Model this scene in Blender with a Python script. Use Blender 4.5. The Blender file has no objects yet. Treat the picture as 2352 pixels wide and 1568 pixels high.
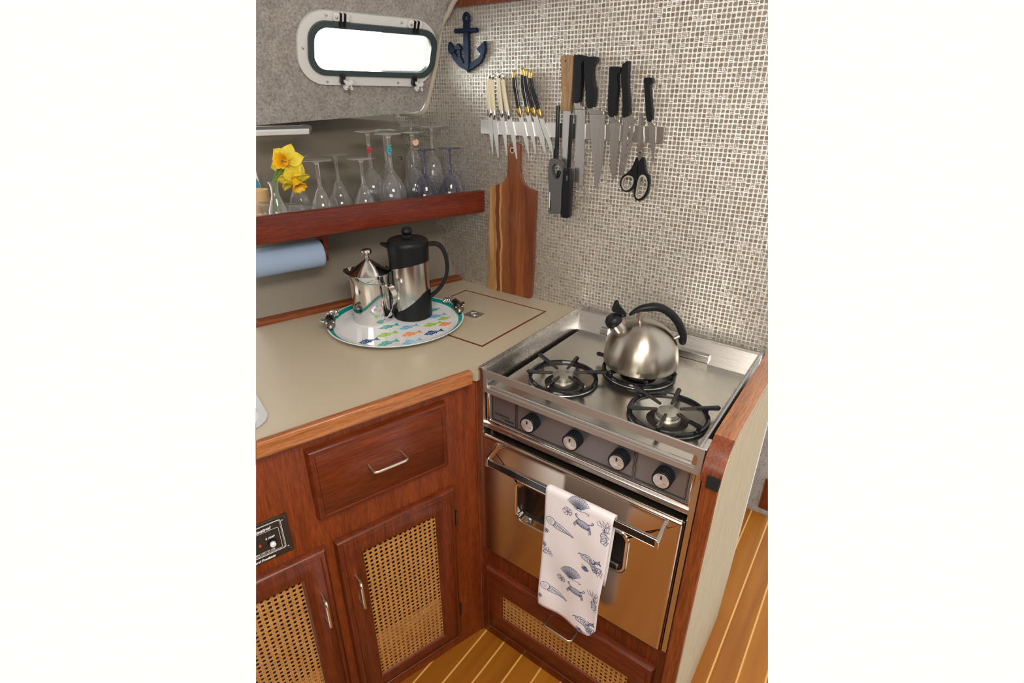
import bpy, bmesh, math, random
from mathutils import Vector, Matrix, Euler
from mathutils.geometry import tessellate_polygon
random.seed(7)
SC = bpy.context.scene
COL = SC.collection
PI = math.pi
V = Vector
# ------------------------------------------------------------------ camera
EYE = V((.6787, -1.2893, 1.4626))
RIGHT = V((.8083, .58874, .00642)); DOWN = V((.2550, -.34023, -.9051)); FWD = V((-.53069, .73323, -.42514))
cam_d = bpy.data.cameras.new('camera'); cam = bpy.data.objects.new('camera', cam_d); COL.objects.link(cam)
rot = Matrix((RIGHT, -DOWN, -FWD)).transposed()
cam.matrix_world = Matrix.Translation(EYE) @ rot.to_4x4()
cam_d.sensor_width = 36; cam_d.lens = 36 * 1189.4 / 2352; cam_d.clip_start = .02
SC.camera = cam
# ------------------------------------------------------------------ daylight, exposure
SC.view_settings.view_transform = 'Standard'; SC.view_settings.look = 'None'
SC.view_settings.gamma = 1; SC.view_settings.use_curve_mapping = False
SC.view_settings.exposure = 0.0
world = bpy.data.worlds.new('overcast sky'); SC.world = world; world.use_nodes = True
PORT = (-.735, -.26, 1.60); PORT_AIM = (.2, -.55, 1.1)
bg = world.node_tree.nodes['Background']; bg.inputs[0].default_value = (1, .985, .96, 1); bg.inputs[1].default_value = 1.02
def daylight(name, loc, aim, sx, sy, power, col):
    l = bpy.data.lights.new(name, 'AREA'); l.shape = 'RECTANGLE'; l.size = sx; l.size_y = sy; l.energy = power; l.color = col
    o = bpy.data.objects.new(name, l); COL.objects.link(o); o.location = loc; o.rotation_euler = (V(aim) - V(loc)).to_track_quat('-Z', 'Y').to_euler(); return o
# overhead area lamp added to raise the brightness; daylight through the aft saloon windows
daylight('added_overhead_light', (.75, -1.15, 1.94), (.55, -1.0, 0), .6, .6, 24, (1, .93, .82))
daylight('window_daylight', (.9, -2.56, 1.58), (.1, 0, .9), 1.3, .42, 14, (1, .95, .88))
daylight('port_daylight', PORT, PORT_AIM, .36, .10, 3.5, (.95, 1, .97))
# ------------------------------------------------------------------ frames of the place (metres, floor at z = 0)
# galley corner: mosaic bulkhead at y = 0, cabinet front and hull side run off it at an angle
CA = .29865
CD = V((-math.sin(CA), -math.cos(CA), 0)); CN = V((math.cos(CA), -math.sin(CA), 0)); CO = V((-.0096, -.4834, 0))
HD = V((-.2625, -.9649, 0)); HN = V((.9649, -.2625, 0)); HO = V((-.364, 0, 0))
PU = V((-.267, -.9637, 0)); PV = V((.369, -.1022, .9238)); PN = V((.890, -.2466, -.383)); PO = V((-.580, 0, 1.44))
def LF(s, o, z): return CO + CD * s + CN * o + V((0, 0, z))
def HF(s, o, z): return HO + HD * s + HN * o + V((0, 0, z))
def PF(u, v, w): return PO + PU * u + PV * v + PN * w
def XZ(a, b, d): return V((a, d, b))
def XY(a, b, d): return V((a, b, d))
# the modelled stretch of the galley ends at these two section planes
ENDS = ((EYE, V((.54595, .95122, -.20376))), (EYE, V((-1.07065, -.22626, -.21659))))
INV = {}
# ------------------------------------------------------------------ helpers
def B(): return bmesh.new()
def cut(bm):
    for p, n in ENDS:
        ds = [(v.co - p).dot(n) for v in bm.verts]
        if not ds or min(ds) >= -1e-5: continue
        r = bmesh.ops.bisect_plane(bm, geom=bm.verts[:] + bm.edges[:] + bm.faces[:], plane_co=p, plane_no=n, clear_inner=True, dist=1e-6)
        ed = [e for e in r['geom_cut'] if isinstance(e, bmesh.types.BMEdge) and e.is_boundary]
        if 2 < len(ed) < 400:
            try: bmesh.ops.triangle_fill(bm, edges=ed, use_dissolve=False)
            except Exception: pass
def obj(name, bm, mat, parent=None, bevel=0, seg=2, smooth=True, clip=True, solid=0, ang=.6, fix=True):
    if fix: bmesh.ops.recalc_face_normals(bm, faces=bm.faces[:])
    if clip: cut(bm)
    if parent is not None:
        r = parent
        while r.parent: r = r.parent
        bm.transform(INV[r.name])
    me = bpy.data.meshes.new(name); bm.to_mesh(me); bm.free()
    for m in (mat if isinstance(mat, (list, tuple)) else [mat]): me.materials.append(m)
    o = bpy.data.objects.new(name, me); COL.objects.link(o)
    if parent is not None: o.parent = parent
    if smooth:
        me.polygons.foreach_set('use_smooth', [True] * len(me.polygons)); me.set_sharp_from_angle(angle=ang)
    if solid:
        m = o.modifiers.new('thick', 'SOLIDIFY'); m.thickness = solid; m.offset = 0
    if bevel:
        m = o.modifiers.new('edge', 'BEVEL'); m.width = bevel; m.segments = seg; m.limit_method = 'ANGLE'; m.angle_limit = .7; m.harden_normals = False
    return o
def tag(o, label, cat, group=None):
    o['label'] = label; o['category'] = cat
    if group: o['group'] = group
    return o
def thing(name, label, cat, loc, rz=0, group=None):
    o = bpy.data.objects.new(name, None); COL.objects.link(o); o.location = loc; o.rotation_euler = (0, 0, rz); o.empty_display_size = .05
    INV[o.name] = (Matrix.Translation(V(loc)) @ Matrix.Rotation(rz, 4, 'Z')).inverted()
    return tag(o, label, cat, group)
def lab(o, t): o['label'] = t; return o
def struct(name, bm, mat, **k):
    o = obj(name, bm, mat, **k); o['kind'] = 'structure'; return o
def box(bm, f, a0, a1, b0, b1, d0, d1):
    vs = [bm.verts.new(f(a, b, d)) for d in (d0, d1) for a, b in ((a0, b0), (a1, b0), (a1, b1), (a0, b1))]
    for q in ((0, 1, 2, 3), (7, 6, 5, 4), (0, 4, 5, 1), (1, 5, 6, 2), (2, 6, 7, 3), (3, 7, 4, 0)): bm.faces.new([vs[i] for i in q])
def prism(bm, f, out, d0, d1, holes=(), mi=0):
    loops = [list(out)] + [list(h) for h in holes]
    flat = [p for l in loops for p in l]
    tris = tessellate_polygon([[V((p[0], p[1], 0)) for p in l] for l in loops])
    A = [bm.verts.new(f(p[0], p[1], d0)) for p in flat]; Bv = [bm.verts.new(f(p[0], p[1], d1)) for p in flat]
    for t in tris:
        for q in (A, Bv):
            try: bm.faces.new([q[i] for i in (t if q is A else t[::-1])]).material_index = mi
            except ValueError: pass
    k = 0
    for l in loops:
        n = len(l)
        for i in range(n):
            j = (i + 1) % n; bm.faces.new((A[k + i], A[k + j], Bv[k + j], Bv[k + i])).material_index = mi
        k += n
def rrect(a0, a1, b0, b1, r, n=6):
    o = []
    for cx, cy, t in ((a1 - r, b1 - r, 0), (a0 + r, b1 - r, 1), (a0 + r, b0 + r, 2), (a1 - r, b0 + r, 3)):
        for i in range(n + 1):
            w = (t + i / n) * PI / 2; o.append((cx + r * math.cos(w), cy + r * math.sin(w)))
    return o
def circ(cx, cy, r, n=24, ry=None, rot=0):
    ry = r if ry is None else ry; c, s = math.cos(rot), math.sin(rot); o = []
    for i in range(n):
        a, b = r * math.cos(2 * PI * i / n), ry * math.sin(2 * PI * i / n); o.append((cx + a * c - b * s, cy + a * s + b * c))
    return o
def lathe(bm, prof, c=(0, 0, 0), seg=32, M=None, mi=0):
    c = V(c); rings = []
    for r, z in prof:
        if r < 1e-6: rings.append([bm.verts.new((M @ V((0, 0, z)) if M else V((0, 0, z))) + c)])
        else:
            rr = []
            for i in range(seg):
                w = 2 * PI * i / seg; p = V((r * math.cos(w), r * math.sin(w), z)); rr.append(bm.verts.new((M @ p if M else p) + c))
            rings.append(rr)
    for a, b in zip(rings, rings[1:]):
        for i in range(seg):
            j = (i + 1) % seg
            if len(a) == 1 and len(b) == 1: break
            q = (a[0], b[j], b[i]) if len(a) == 1 else ((a[i], a[j], b[0]) if len(b) == 1 else (a[i], a[j], b[j], b[i]))
            bm.faces.new(q).material_index = mi
def tube(bm, pts, rad, seg=10, caps=True, flat=1.0, up=None, mi=0):
    pts = [V(p) for p in pts]; n = len(pts)
    if not isinstance(rad, (list, tuple)): rad = [rad] * n
    t0 = (pts[1] - pts[0]).normalized()
    u = V(up) if up is not None else (V((0, 0, 1)) if abs(t0.z) < .9 else V((1, 0, 0)))
    rings = []
    for i, p in enumerate(pts):
        t = (pts[min(i + 1, n - 1)] - pts[max(i - 1, 0)]).normalized()
        u = (u - t * u.dot(t)).normalized(); w = t.cross(u)
        rings.append([bm.verts.new(p + (u * math.cos(2 * PI * k / seg) * flat + w * math.sin(2 * PI * k / seg)) * rad[i]) for k in range(seg)])
    for a, b in zip(rings, rings[1:]):
        for k in range(seg): bm.faces.new((a[k], a[(k + 1) % seg], b[(k + 1) % seg], b[k])).material_index = mi
    if caps:
        bm.faces.new(rings[0][::-1]).material_index = mi; bm.faces.new(rings[-1]).material_index = mi
def smoothpts(pts, n=6, closed=False):
    pts = [V(p) for p in pts]; o = []; m = len(pts)
    for i in range(m if closed else m - 1):
        if closed: a, b, c, d = pts[i - 1], pts[i], pts[(i + 1) % m], pts[(i + 2) % m]
        else: a, b, c, d = pts[max(i - 1, 0)], pts[i], pts[i + 1], pts[min(i + 2, m - 1)]
        for k in range(n):
            t = k / n; o.append(.5 * ((2 * b) + (c - a) * t + (2 * a - 5 * b + 4 * c - d) * t * t + (3 * b - a - 3 * c + d) * t ** 3))
    if not closed: o.append(pts[-1])
    return o
def sm2(pts, n=4): return [(p.x, p.y) for p in smoothpts([V((a[0], a[1], 0)) for a in pts], n, True)]
def text(bm, s, size, f, a, b, d, align='LEFT', shear=0, sx=1.0, thick=.0002, bold=0.0):
    cu = bpy.data.curves.new('txt', 'FONT'); cu.body = s; cu.size = size; cu.align_x = align; cu.shear = shear; cu.extrude = thick; cu.offset = bold
    t = bpy.data.objects.new('txt', cu); COL.objects.link(t)
    dg = bpy.context.evaluated_depsgraph_get(); me = bpy.data.meshes.new_from_object(t.evaluated_get(dg))
    vs = [bm.verts.new(f(a + v.co.x * sx, b + v.co.y, d + v.co.z)) for v in me.vertices]
    for p in me.polygons:
        try: bm.faces.new([vs[i] for i in p.vertices])
        except ValueError: pass
    bpy.data.objects.remove(t); bpy.data.meshes.remove(me); bpy.data.curves.remove(cu)
# ------------------------------------------------------------------ materials
def mat(name, col, rough=.5, metal=0, **k):
    m = bpy.data.materials.new(name); m.use_nodes = True; p = m.node_tree.nodes['Principled BSDF']
    p.inputs['Base Color'].default_value = (*col, 1); p.inputs['Roughness'].default_value = rough; p.inputs['Metallic'].default_value = metal
    for a, b in k.items(): p.inputs[a.replace('_', ' ')].default_value = b
    return m
class NT:
    def __init__(s, m): s.t = m.node_tree; s.n = s.t.nodes; s.p = s.n['Principled BSDF']
    def new(s, k, **a):
        x = s.n.new(k)
        for q, w in a.items(): setattr(x, q, w)
        return x
    def put(s, x, i, v):
        if hasattr(v, 'is_linked') or hasattr(v, 'links'): s.t.links.new(v, x.inputs[i])
        else: x.inputs[i].default_value = v
    def math(s, op, a, b=None, c=None):
        x = s.new('ShaderNodeMath', operation=op); s.put(x, 0, a)
        if b is not None: s.put(x, 1, b)
        if c is not None: s.put(x, 2, c)
        return x.outputs[0]
    def coord(s): return s.new('ShaderNodeTexCoord').outputs['Object']
    def mapping(s, v, rot=(0, 0, 0), scale=(1, 1, 1), loc=(0, 0, 0)):
        x = s.new('ShaderNodeMapping'); s.put(x, 0, v); x.inputs['Rotation'].default_value = rot; x.inputs['Scale'].default_value = scale; x.inputs['Location'].default_value = loc
        return x.outputs[0]
    def noise(s, v, scale, detail=4, rough=.6, dist=0):
        x = s.new('ShaderNodeTexNoise'); s.put(x, 'Vector', v); x.inputs['Scale'].default_value = scale; x.inputs['Detail'].default_value = detail; x.inputs['Roughness'].default_value = rough; x.inputs['Distortion'].default_value = dist
        return x.outputs[0]
    def ramp(s, f, stops, const=False):
        x = s.new('ShaderNodeValToRGB'); s.put(x, 0, f); e = x.color_ramp.elements
        if const: x.color_ramp.interpolation = 'CONSTANT'
        while len(e) < len(stops): e.new(.5)
        for q, (a, c) in zip(e, stops): q.position = a; q.color = (*c, 1)
        return x.outputs[0]
    def mix(s, f, a, b, bt='MIX'):
        x = s.new('ShaderNodeMix', data_type='RGBA', blend_type=bt); s.put(x, 0, f)
        for i, v in ((6, a), (7, b)):
            if isinstance(v, tuple): x.inputs[i].default_value = (*v, 1)
            else: s.t.links.new(v, x.inputs[i])
        return x.outputs[2]
    def bump(s, h, st=.3, dist=.001):
        x = s.new('ShaderNodeBump'); s.put(x, 'Height', h); x.inputs['Strength'].default_value = st; x.inputs['Distance'].default_value = dist
        s.t.links.new(x.outputs[0], s.p.inputs['Normal'])
    def set(s, i, v): s.put(s.p, i, v)
def wood(name, dark, light, axis=2, rz=0, rough=.38, scale=1.0, coat=.15, pore=.68):
    m = mat(name, light, rough, Coat_Weight=coat, Coat_Roughness=.2, Specular_IOR_Level=.3); t = NT(m)
    sc = [1, 1, 1]; sc[axis] = .06
    v = t.mapping(t.mapping(t.coord(), rot=(0, 0, -rz)), scale=tuple(sc))
    a = t.noise(v, 38 * scale, 5, .6, .8); b = t.noise(v, 330 * scale, 3, .7)
    c = t.ramp(a, [(.25, dark), (.75, light)])
    pr = t.ramp(b, [(.42, (pore, pore * .9, pore * .8)), (.56, (1, 1, 1))])
    t.set('Base Color', t.mix(1, c, pr, 'MULTIPLY')); t.bump(b, .12, .0006)
    return m
def steel(name, col=(.60, .58, .55), rough=.27, axis=0, bump=.06, scale=500, aniso=.3):
    m = mat(name, col, rough, 1.0, Anisotropic=aniso); t = NT(m); sc = [1, 1, 1]; sc[axis] = .015
    b = t.noise(t.mapping(t.coord(), scale=tuple(sc)), scale, 3, .6)
    t.set('Roughness', t.math('MULTIPLY_ADD', b, .10, rough - .05))
    if bump: t.bump(b, bump, .0004)
    return m
M = {}
M['teak'] = wood('red teak', (.10, .0175, .0042), (.205, .040, .009))
M['teak_h'] = wood('red teak lengthwise', (.10, .0175, .005), (.205, .040, .010), axis=0)
M['teak_face'] = wood('teak face veneer', (.155, .027, .005), (.30, .062, .011), scale=1.3)
M['fiddle'] = wood('varnished teak edge', (.25, .072, .018), (.56, .22, .065), axis=0, rz=PI / 2 - CA, coat=.4)
M['shelf_edge'] = wood('dark red teak edge', (.11, .014, .005), (.22, .034, .011), axis=0, rz=PI / 2 - .266)
M['trim_teak'] = wood('teak trim', (.15, .035, .012), (.36, .10, .03), axis=1)
M['post_teak'] = wood('teak post', (.17, .040, .010), (.31, .082, .022), axis=2)
M['cap'] = wood('varnished teak cap', (.26, .085, .025), (.50, .21, .075), axis=1, coat=.5)
M['cap_end'] = wood('dark teak end', (.13, .03, .012), (.27, .065, .022), axis=2, coat=.5)
M['laminate'] = mat('taupe laminate', (.47, .40, .295), .34)
t = NT(M['laminate']); t.bump(t.noise(t.coord(), 900, 2), .05, .0005)
M['hull'] = mat('taupe hull lining', (.205, .175, .135), .5)
def mk_floor():
    m = mat('teak and holly sole', (.3, .1, .01), .42, Coat_Weight=.08, Coat_Roughness=.2, Specular_IOR_Level=.35); t = NT(m)
    x = t.new('ShaderNodeSeparateXYZ'); t.put(x, 0, t.coord()); X = x.outputs[0]
    v = t.mapping(t.coord(), scale=(1, .06, 1)); a = t.noise(v, 30, 5, .6, .6)
    u = t.math('DIVIDE', t.math('SUBTRACT', X, .005 - .0655 * 40), .0655)
    fr = t.math('FRACT', u); cell = t.math('FLOOR', u)
    wn = t.new('ShaderNodeTexWhiteNoise', noise_dimensions='1D'); t.put(wn, 'W', cell)
    f = t.math('ADD', t.math('MULTIPLY', a, .7), t.math('MULTIPLY', wn.outputs[0], .3))
    c = t.ramp(f, [(.25, (.26, .078, .005)), (.75, (.46, .172, .014))])
    ln = t.math('LESS_THAN', t.math('ABSOLUTE', t.math('SUBTRACT', fr, .5)), .463)
    t.set('Base Color', t.mix(ln, (.80, .45, .14), c)); t.bump(a, .05, .0005)
    return m
M['sole'] = mk_floor()
def mk_mosaic():
    m = mat('embossed mosaic covering', (.3, .27, .23), .35); t = NT(m)
    x = t.new('ShaderNodeSeparateXYZ'); t.put(x, 0, t.coord())
    P = .0101
    U = t.math('DIVIDE', t.math('ADD', x.outputs[0], 2.0), P); W = t.math('DIVIDE', x.outputs[2], P)
    wob = t.math('MULTIPLY', t.math('SUBTRACT', t.noise(t.coord(), 90, 2), .5), .35)
    U = t.math('ADD', U, wob); W = t.math('ADD', W, wob)
    cv = t.new('ShaderNodeCombineXYZ'); t.put(cv, 0, t.math('FLOOR', U)); t.put(cv, 1, t.math('FLOOR', W))
    wn = t.new('ShaderNodeTexWhiteNoise', noise_dimensions='2D'); t.put(wn, 'Vector', cv.outputs[0])
    cs = t.new('ShaderNodeSeparateColor'); t.put(cs, 0, wn.outputs[1]); R1, R2, R3 = cs.outputs
    def dist(u, w, e=4.0):
        a = t.math('POWER', t.math('ABSOLUTE', t.math('SUBTRACT', t.math('FRACT', u), .5)), e)
        b = t.math('POWER', t.math('ABSOLUTE', t.math('SUBTRACT', t.math('FRACT', w), .5)), e)
        return t.math('POWER', t.math('ADD', a, b), 1 / e)
    d1 = dist(U, W)
    d3 = dist(t.math('MULTIPLY', U, 3), t.math('MULTIPLY', W, 3))
    waf = t.math('GREATER_THAN', R2, .84)
    d = t.math('ADD', t.math('MULTIPLY', d1, t.math('SUBTRACT', 1, waf)), t.math('MULTIPLY', t.math('MAXIMUM', d3, t.math('SUBTRACT', d1, .06)), waf))
    sz = t.math('MULTIPLY_ADD', R3, .07, .31)
    tile = t.new('ShaderNodeMapRange', interpolation_type='SMOOTHSTEP'); t.put(tile, 0, d); t.put(tile, 1, sz); t.put(tile, 2, t.math('ADD', sz, .05)); tile.inputs[3].default_value = 1; tile.inputs[4].default_value = 0
    col = t.ramp(R1, [(0, (.30, .27, .22)), (.45, (.24, .215, .175)), (.62, (.34, .31, .26)), (.76, (.27, .20, .14)), (.83, (.30, .25, .19)), (.9, (.23, .19, .155)), (.94, (.34, .30, .24))], True)
    tm = tile.outputs[0]
    t.set('Base Color', t.mix(tm, (.84, .82, .78), col))
    t.set('Metallic', t.math('SUBTRACT', 1, t.math('MULTIPLY', tm, .9)))
    t.set('Roughness', t.math('MULTIPLY_ADD', tm, .22, .20))
    bead = dist(t.math('MULTIPLY', U, 5), t.math('MULTIPLY', W, 5), 2.0)
    n = t.noise(t.coord(), 700, 2)
    h = t.math('ADD', t.math('MULTIPLY', t.math('SUBTRACT', 1, tm), t.math('SUBTRACT', 1, t.math('MULTIPLY', bead, 1.1))), t.math('MULTIPLY', n, .5))
    t.bump(h, .75, .0009)
    return m
M['mosaic'] = mk_mosaic()
def mk_carpet():
    m = mat('grey fuzzy hull carpet', (.25, .24, .22), .95); t = NT(m); c = t.coord()
    a = t.noise(c, 150, 5, .75); b = t.noise(c, 30, 3)
    f = t.math('ADD', t.math('MULTIPLY', a, .75), t.math('MULTIPLY', b, .25))
    t.set('Base Color', t.ramp(f, [(.34, (.20, .18, .165)), (.5, (.37, .345, .32)), (.68, (.56, .53, .50))])); t.bump(a, .5, .003)
    return m
M['carpet'] = mk_carpet()
M['steel'] = steel('brushed stainless', (.60, .58, .56), .27, bump=0)
M['steel_v'] = steel('brushed stainless upright', (.66, .63, .60), .22, 2)
M['steel_dark'] = steel('dark brushed steel', (.30, .285, .29), .34, 0)
M['cook'] = steel('cooktop stainless', (.66, .64, .59), .24, 1, .008, 300)
M['door_steel'] = steel('oven door stainless', (.64, .56, .48), .20, 0, .015)
M['chrome'] = mat('polished chrome', (.78, .76, .73), .08, 1)
M['blade'] = steel('knife steel', (.68, .66, .63), .26, 2, .04)
def spun(name, col, rough, aniso, axis, metal=1.0, rot=0.0):
    m = mat(name, col, rough, metal, Anisotropic=aniso, Anisotropic_Rotation=rot); t = NT(m)
    tg = t.new('ShaderNodeTangent', direction_type='RADIAL', axis=axis); t.t.links.new(tg.outputs[0], t.p.inputs['Tangent'])
    return m
M['kettle'] = spun('spun kettle steel', (.47, .425, .36), .29, .75, 'Z', 1.0, .25)
M['rail'] = mat('satin steel painted reflection', (.47, .44, .415), .36, .72)  # grey put into the base colour in place of wood reflections
M['post'] = mat('satin steel post', (.56, .52, .46), .28, 1)
M['nickel'] = mat('satin nickel', (.72, .66, .56), .25, 1)
M['pewter'] = mat('dark pewter', (.17, .155, .14), .30, 1)
M['brass'] = mat('brass', (.62, .40, .12), .28, 1)
M['black'] = mat('matt black plastic', (.007, .008, .010), .42, Specular_IOR_Level=.3)
M['blackgloss'] = mat('gloss black enamel', (.008, .008, .010), .12)
M['shade_black'] = mat('painted interior shade', (.012, .009, .007), .9)  # near-black colour painted in for the shade inside openings
M['carbon'] = mat('burnt iron', (.045, .032, .026), .6, .4)
M['castal'] = mat('cast burner metal', (.48, .46, .41), .42, .9)
M['white'] = mat('white plastic', (.80, .81, .80), .35)
M['cream'] = mat('cream edging', (.56, .51, .41), .5)
M['navy'] = mat('navy paint', (.008, .017, .045), .6, Specular_IOR_Level=.15)
M['gasket'] = mat('dark green rubber gasket', (.045, .07, .075), .3)
M['ivory'] = mat('ivory handle', (.74, .66, .47), .32)
M['blackhandle'] = mat('polished black handle', (.010, .011, .018), .14)
M['greyplastic'] = mat('grey plastic', (.095, .098, .102), .4)
M['towelpaper'] = mat('blue paper towel', (.30, .40, .56), .8)
M['panelcream'] = mat('cream partition cover', (.62, .56, .45), .8, Specular_IOR_Level=.1)
t = NT(M['panelcream']); nz = t.noise(t.mapping(t.coord(), scale=(1, 1, .08)), 160, 3, .7)
t.set('Base Color', t.ramp(nz, [(.35, (.50, .40, .265)), (.65, (.60, .50, .345))])); t.bump(nz, .2, .0008)
M['velcro'] = mat('black hook tape', (.010, .010, .011), .95)
t = NT(M['velcro']); t.bump(t.noise(t.coord(), 1500, 2), 1, .002)
M['glass'] = mat('clear glass', (1, 1, 1), .01, Transmission_Weight=.95, IOR=1.45)
M['glassfoot'] = mat('milky glass painted highlight', (1, 1, 1), .03, Transmission_Weight=.82, IOR=1.45)  # milky white mixed in to imitate highlights on the glass feet
M['blueglass'] = mat('blue glass', (.42, .44, .93), .01, Transmission_Weight=1.0, IOR=1.45)
M['paleblue'] = mat('pale blue glass', (.86, .87, 1), .01, Transmission_Weight=1.0, IOR=1.45)
M['ovenglass'] = mat('dark oven glass', (.012, .010, .009), .05)
M['pane'] = mat('window pane', (1, 1, 1), 0, Transmission_Weight=1.0, IOR=1.02)
M['petal'] = mat('yellow petal', (.88, .70, .05), .5, Subsurface_Weight=.1)
M['trumpet'] = mat('deep yellow trumpet', (.88, .50, .01), .5)
M['stalk'] = mat('green stalk', (.10, .20, .03), .5)
M['red'] = mat('red bead', (.60, .05, .04), .15)
M['aqua'] = mat('aqua bead', (.03, .42, .55), .15)
M['shellmat'] = mat('peach shell', (.80, .50, .34), .4)
M['waxcup'] = mat('honey ceramic', (.70, .48, .25), .3)
M['label_white'] = mat('white print', (.8, .8, .78), .5)
M['blueprint'] = mat('blue print', (.03, .25, .45), .5)
M['ctrl'] = mat('brown black panel', (.022, .018, .015), .4)
M['ceiling'] = mat('off white headliner', (.72, .70, .66), .8)
M['bulkhead'] = mat('cream bulkhead', (.50, .47, .42), .6)
M['grommet'] = mat('pale metal ring', (.6, .6, .58), .3, .8)
M['oak'] = wood('weathered wood handle', (.26, .16, .08), (.44, .30, .17), rough=.6, coat=0)
def mk_cane():
    m = mat('woven cane', (.55, .27, .07), .45); t = NT(m); c = t.coord()
    a = t.noise(c, 600, 3); b = t.noise(c, 60, 2)
    base = t.ramp(t.math('ADD', t.math('MULTIPLY', a, .6), t.math('MULTIPLY', b, .4)), [(.3, (.46, .19, .04)), (.7, (.82, .45, .14))])
    x = t.new('ShaderNodeSeparateXYZ'); t.put(x, 0, c); X, Z = x.outputs[0], x.outputs[2]
    def strand(e, p): return t.math('ABSOLUTE', t.math('SUBTRACT', t.math('FRACT', t.math('DIVIDE', e, p)), .5))
    g = t.math('MINIMUM', t.math('MINIMUM', strand(t.math('ADD', X, Z), .0045), strand(t.math('SUBTRACT', X, Z), .0045)), strand(X, .0042))
    m2 = t.ramp(g, [(.0, (.52, .44, .36)), (.16, (1, 1, 1))])
    t.set('Base Color', t.mix(1, base, m2, 'MULTIPLY')); t.bump(t.math('ADD', a, t.math('MULTIPLY', g, 3)), .5, .001)
    return m
M['cane'] = mk_cane()
def mk_board():
    m = mat('acacia board', (.3, .1, .03), .38, Coat_Weight=.15); t = NT(m); c = t.coord()
    x = t.new('ShaderNodeSeparateXYZ'); t.put(x, 0, c)
    v = t.mapping(c, scale=(1, 1, .07)); a = t.noise(v, 60, 5, .6, 1.2)
    sh = t.math('MULTIPLY_ADD', t.noise(t.mapping(c, scale=(.4, 1, 1)), 9, 2), .03, -.015)
    f = t.math('ADD', x.outputs[0], sh)
    u = t.math('DIVIDE', t.math('ADD', f, .09), .18)
    base = t.ramp(u, [(0, (.56, .33, .14)), (.165, (.22, .065, .022)), (.245, (.58, .34, .14)), (.285, (.33, .12, .04)), (.44, (.25, .075, .022)), (.60, (.31, .10, .03)), (.76, (.22, .065, .024))], True)
    g = t.ramp(a, [(.3, (.48, .40, .34)), (.65, (1.0, .93, .84))])
    t.set('Base Color', t.mix(1, base, g, 'MULTIPLY')); t.bump(a, .08, .0005)
    return m
M['board'] = mk_board()
def mk_cloth():
    m = mat('pale blush cotton', (.82, .77, .79), .9); t = NT(m); c = t.coord()
    t.set('Base Color', t.ramp(t.noise(c, 7, 2), [(.35, (.82, .765, .79)), (.6, (.84, .82, .86))])); t.bump(t.noise(c, 1100, 2), .2, .0005)
    return m
M['cloth'] = mk_cloth()
M['ink'] = mat('navy ink', (.045, .06, .16), .9)
M['inklight'] = mat('soft blue ink', (.25, .29, .42), .9)
IVORY = [dict(c=[(-.327,1.5273,.0043),(-.3275,1.5204,.0055),(-.33,1.5116,.0055)],h=[(-.33,1.5121,.0063),(-.3315,1.4941,.0072),(-.3312,1.4658,.008),(-.3285,1.4322,.0081)],b=[(-.3285,1.4328,.0081),(-.327,1.4212,.0077),(-.3264,1.4125,.0041)],bl=[(-.334,1.4167),(-.3315,1.3723),(-.3191,1.3104),(-.317,1.3105),(-.3164,1.3638),(-.3194,1.417)]),dict(c=[(-.3138,1.5229,.0043),(-.3142,1.5174,.0062),(-.3167,1.5084,.0055)],h=[(-.3167,1.5089,.0063),(-.3173,1.4912,.0071),(-.3149,1.4574,.0079),(-.3124,1.4282,.008)],b=[(-.3124,1.4287,.008),(-.311,1.4157,.0072),(-.3099,1.407,.004)],bl=[(-.3179,1.4112),(-.3136,1.361),(-.2997,1.3038),(-.2956,1.3047),(-.2973,1.3616),(-.303,1.4115)]),dict(c=[(-.2925,1.5272,.0042),(-.2936,1.5212,.0061),(-.2952,1.5125,.0054)],h=[(-.2952,1.5125,.0062),(-.2957,1.4938,.0074),(-.2909,1.4575,.0078),(-.287,1.4329,.0078)],b=[(-.287,1.4335,.0078),(-.2847,1.4221,.0071),(-.2832,1.4135,.0039)],bl=[(-.2914,1.4176),(-.2821,1.3712),(-.2681,1.3104),(-.2641,1.3113),(-.2678,1.3717),(-.2773,1.4193)]),dict(c=[(-.2784,1.5223,.0042),(-.2784,1.5169,.0057),(-.2795,1.508,.0053)],h=[(-.2795,1.5085,.0061),(-.2765,1.4855,.0073),(-.2695,1.4521,.0077),(-.2637,1.429,.0081)],b=[(-.2637,1.4296,.0081),(-.2609,1.4183,.0073),(-.2586,1.4092,.0039)],bl=[(-.2671,1.4124),(-.2537,1.3723),(-.2331,1.305),(-.2285,1.3059),(-.2358,1.3642),(-.2501,1.4157)])]
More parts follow.
